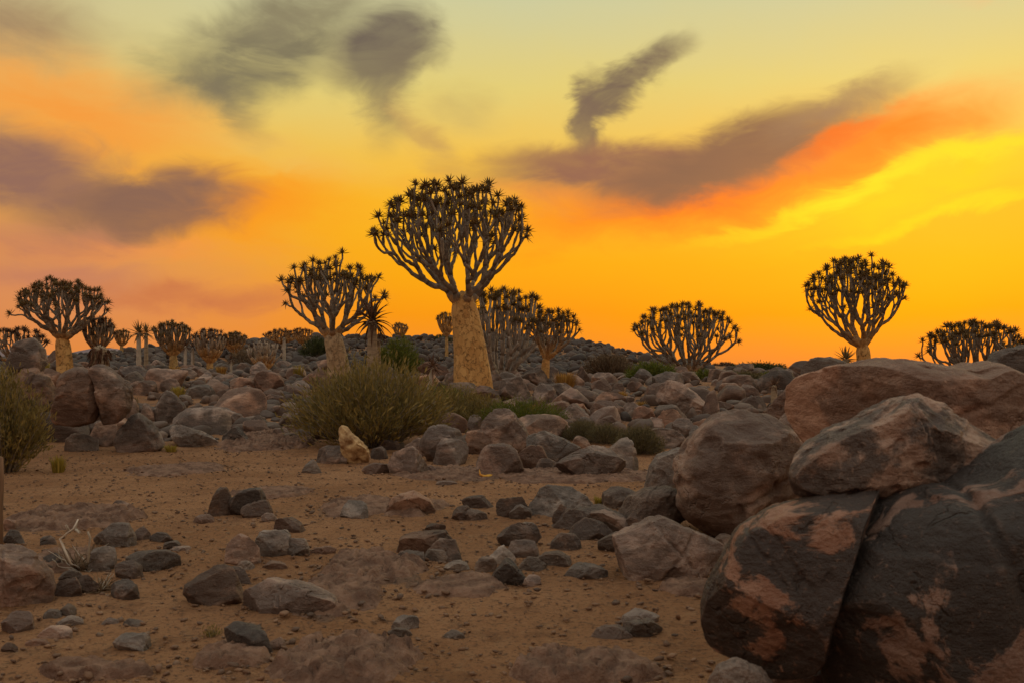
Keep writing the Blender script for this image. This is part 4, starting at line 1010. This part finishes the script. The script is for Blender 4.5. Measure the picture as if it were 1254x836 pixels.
# ------------------------------------------------------------------ loose rubble and gravel
def batch(pos, size, seed, subs=2, flat=.7):
    """many small rocks in one mesh"""
    rs = np.random.RandomState(seed); vars_ = []
    for q in range(10):
        U, Fc = ICO[subs]; V = U.copy()
        for c in range(6):
            n = rs.normal(size=3); n /= np.linalg.norm(n); s = V @ n; ex = np.maximum(0, s - rs.uniform(.4, .8)); V = V - (ex * .95)[:, None] * n
        V = V * (1 + .25 * gnoise(V * 1.5 + q * 7.7))[:, None]; vars_.append(V * np.array([1.15, 1, flat]))
    n = len(pos); nv = len(ICO[subs][0]); out = np.zeros((n, nv, 3)); vid = rs.randint(0, 10, n)
    a = rs.uniform(0, 6.283, n); ca, sa = np.cos(a), np.sin(a); tl = rs.normal(0, .3, n)
    Vs = np.array(vars_)[vid] * size[:, None, None] * rs.uniform(.75, 1.3, (n, 1, 3))
    x = Vs[..., 0] * np.cos(tl)[:, None] - Vs[..., 2] * np.sin(tl)[:, None]; z = Vs[..., 0] * np.sin(tl)[:, None] + Vs[..., 2] * np.cos(tl)[:, None]; y = Vs[..., 1]
    out[..., 0] = ca[:, None] * x - sa[:, None] * y + pos[:, 0, None]; out[..., 1] = sa[:, None] * x + ca[:, None] * y + pos[:, 1, None]; out[..., 2] = z + pos[:, 2, None]
    Fs = (ICO[subs][1][None] + (np.arange(n) * nv)[:, None, None]).reshape(-1, 3); return out.reshape(-1, 3), Fs
def rubble_mat(name, cols):
    m, t, b = mat(name); tc = t.new('ShaderNodeTexCoord'); v = tc.outputs['Object']; g = t.new('ShaderNodeNewGeometry')
    col = t.ramp(g.outputs['Random Per Island'], [(i / (len(cols) - 1), c4(*c)) for i, c in enumerate(cols)])
    n = t.noise(v, 9, 5, .6); col = t.mix(t.math('MULTIPLY', t.mrange(n, .5, .68), .6), col, c4(.05, .04, .037)); t.put(b.inputs['Base Color'], col)
    b.inputs['Roughness'].default_value = .75; b.inputs['Specular IOR Level'].default_value = .3; bump(t, b, n, .7, .04); return m
RUB = rubble_mat('rubble', [(.13, .082, .063), (.085, .060, .050), (.17, .112, .086), (.055, .042, .038), (.11, .075, .06)])
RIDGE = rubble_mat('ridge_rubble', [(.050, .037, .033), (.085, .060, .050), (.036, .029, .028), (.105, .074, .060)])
PEB = rubble_mat('gravel', [(.20, .105, .06), (.13, .074, .048), (.25, .145, .088), (.09, .056, .042), (.17, .095, .058)])
rs = np.random.RandomState(5)
def clear(x, y, r):
    Rk = np.array(ROCKS); d = np.hypot(x[:, None] - Rk[:, 0], y[:, None] - Rk[:, 1]); return (d > Rk[:, 2] * .9 + r[:, None] * .6).all(1)
# single boulders of the slope, counted one by one
MARKS = [(80, 445, 'large round-headed quiver tree'), (120, 480, 'split boulder'), (213, 455, 'golden-trunked quiver tree'), (257, 458, 'grey many-branched quiver tree'), (326, 448, 'pale leafless aloe bush'),
         (218, 488, 'yellow grass tuft'), (275, 500, 'left rubble field'), (412, 460, 'stout quiver tree'), (340, 520, 'big olive shrub'), (456, 465, 'palm-like aloe'), (577, 478, 'tallest quiver tree'), (667, 464, 'slender quiver tree'),
         (692, 474, 'orange grass tuft'), (746, 475, 'dome of dry stems'), (797, 475, 'lime green bush'), (842, 466, 'broad-domed quiver tree'), (640, 510, 'yellow-green shrub'), (783, 545, 'ball shrub'), (905, 476, 'grey dry bush'), (957, 478, 'lime bush by the pile'), (20, 470, 'blackish round boulder')]
def slope_boulders():
    n = 0; tries = 0
    while n < 175 and tries < 9000:
        tries += 1; Y = 20.5 + 26 * rs.rand() ** 1.15; px = rs.uniform(-30, 985); X = (px - HX) * Y / F; s = rs.choice([.22, .32, .45, .62], p=[.25, .33, .28, .14])
        if px > 880 and Y < 28: continue
        if not clear(np.array([X]), np.array([Y]), np.array([s * .45]))[0]: continue
        _seed[0] += 1; w = 2 * s; ht = w * rs.uniform(.55, .8)
        V, Fc = rock_verts(4, rand_outline(w, ht, _seed[0], rs.choice(list('rrspk'))), s * rs.uniform(.7, 1), _seed[0], .72, 12)
        left = px < 400
        o = mk('boulder', V, Fc, RM[rs.choice(list('bbbbpgd'))], loc=(X, Y, h1(X, Y) + ht * .22)); o.rotation_euler.z = rs.uniform(-.6, .6)
        tag(o, 'small brown boulder strewn over the slope ' + ('left of the big olive shrub' if left else 'right of the big olive shrub'), 'boulder')
        mk_ = o.data.materials[0].name.split('_')[1]; mk_ = 'pinkish' if mk_ == 'pink' else mk_
        near = min(MARKS, key=lambda q: (q[0] - px) ** 2 + 2.0 * (q[1] - (HY + (EYE - h1(X, Y)) * F / Y)) ** 2)[2]
        look = SIZE(w) + ' ' + mk_; o['label'] = look + ' boulder strewn on the slope near the ' + near; o['group'] = look + ' strewn boulders near the ' + near
        ROCKS.append((X, Y, s)); n += 1
slope_boulders()
def stuff_rocks():
    n = 5200; Y = 19.8 + 34 * rs.rand(n) ** 1.2; px = rs.uniform(-120, 1350, n); X = (px - HX) * Y / F; s = .06 + .24 * rs.rand(n) ** 2.2
    edge = rs.rand(n) < sstep(Y, 19.5, 22) * 1.0 + .15; ok = edge & clear(X, Y, s * .3); X, Y, s = X[ok], Y[ok], s[ok]
    V, Fc = batch(np.stack([X, Y, hgt(X, Y) + s * .25], 1), s, 1); o = mk('rubble', V, Fc, RUB, None, False); tag(o, 'loose rubble of small stones covering the rocky slope', 'rubble', None, 'stuff')
    n = 8500; Y = 48 + 57 * rs.rand(n); X = rs.uniform(-.62, .20, n) * Y; s = .12 + .34 * rs.rand(n) ** 2.4
    k = rs.rand(n) < np.where(X / Y > .1, .35, 1); X, Y, s = X[k], Y[k], s[k]
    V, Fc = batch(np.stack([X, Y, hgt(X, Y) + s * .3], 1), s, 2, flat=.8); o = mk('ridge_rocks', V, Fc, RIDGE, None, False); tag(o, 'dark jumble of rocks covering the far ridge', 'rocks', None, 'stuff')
    # gravel on the clearing, thicker on the crumbling patches
    n = 22000; Y = rs.uniform(4.4, 20, n); X = rs.uniform(-.6, .6, n) * Y; s = .004 + .026 * rs.rand(n) ** 5
    PX, PY, PS = [X], [Y], [s]
    for (cx, cy, ax, ay, am) in _pw:
        m = int(150 + 700 * ax * ay); q = rs.normal(0, .55, (m, 2)); PX.append(cx + q[:, 0] * ax); PY.append(cy + q[:, 1] * ay); PS.append(.006 + .03 * rs.rand(m) ** 3)
    X, Y, s = map(np.concatenate, (PX, PY, PS)); ok = Y < 20.5; X, Y, s = X[ok], Y[ok], s[ok]
    V, Fc = batch(np.stack([X, Y, hgt(X, Y) + s * .05 + .012 + .02 * (s > .03)], 1), s, 3, 1, .5); o = mk('gravel', V, Fc, PEB, None, False); tag(o, 'gravel and crumbled chips scattered over the sand', 'gravel', None, 'stuff')
stuff_rocks()
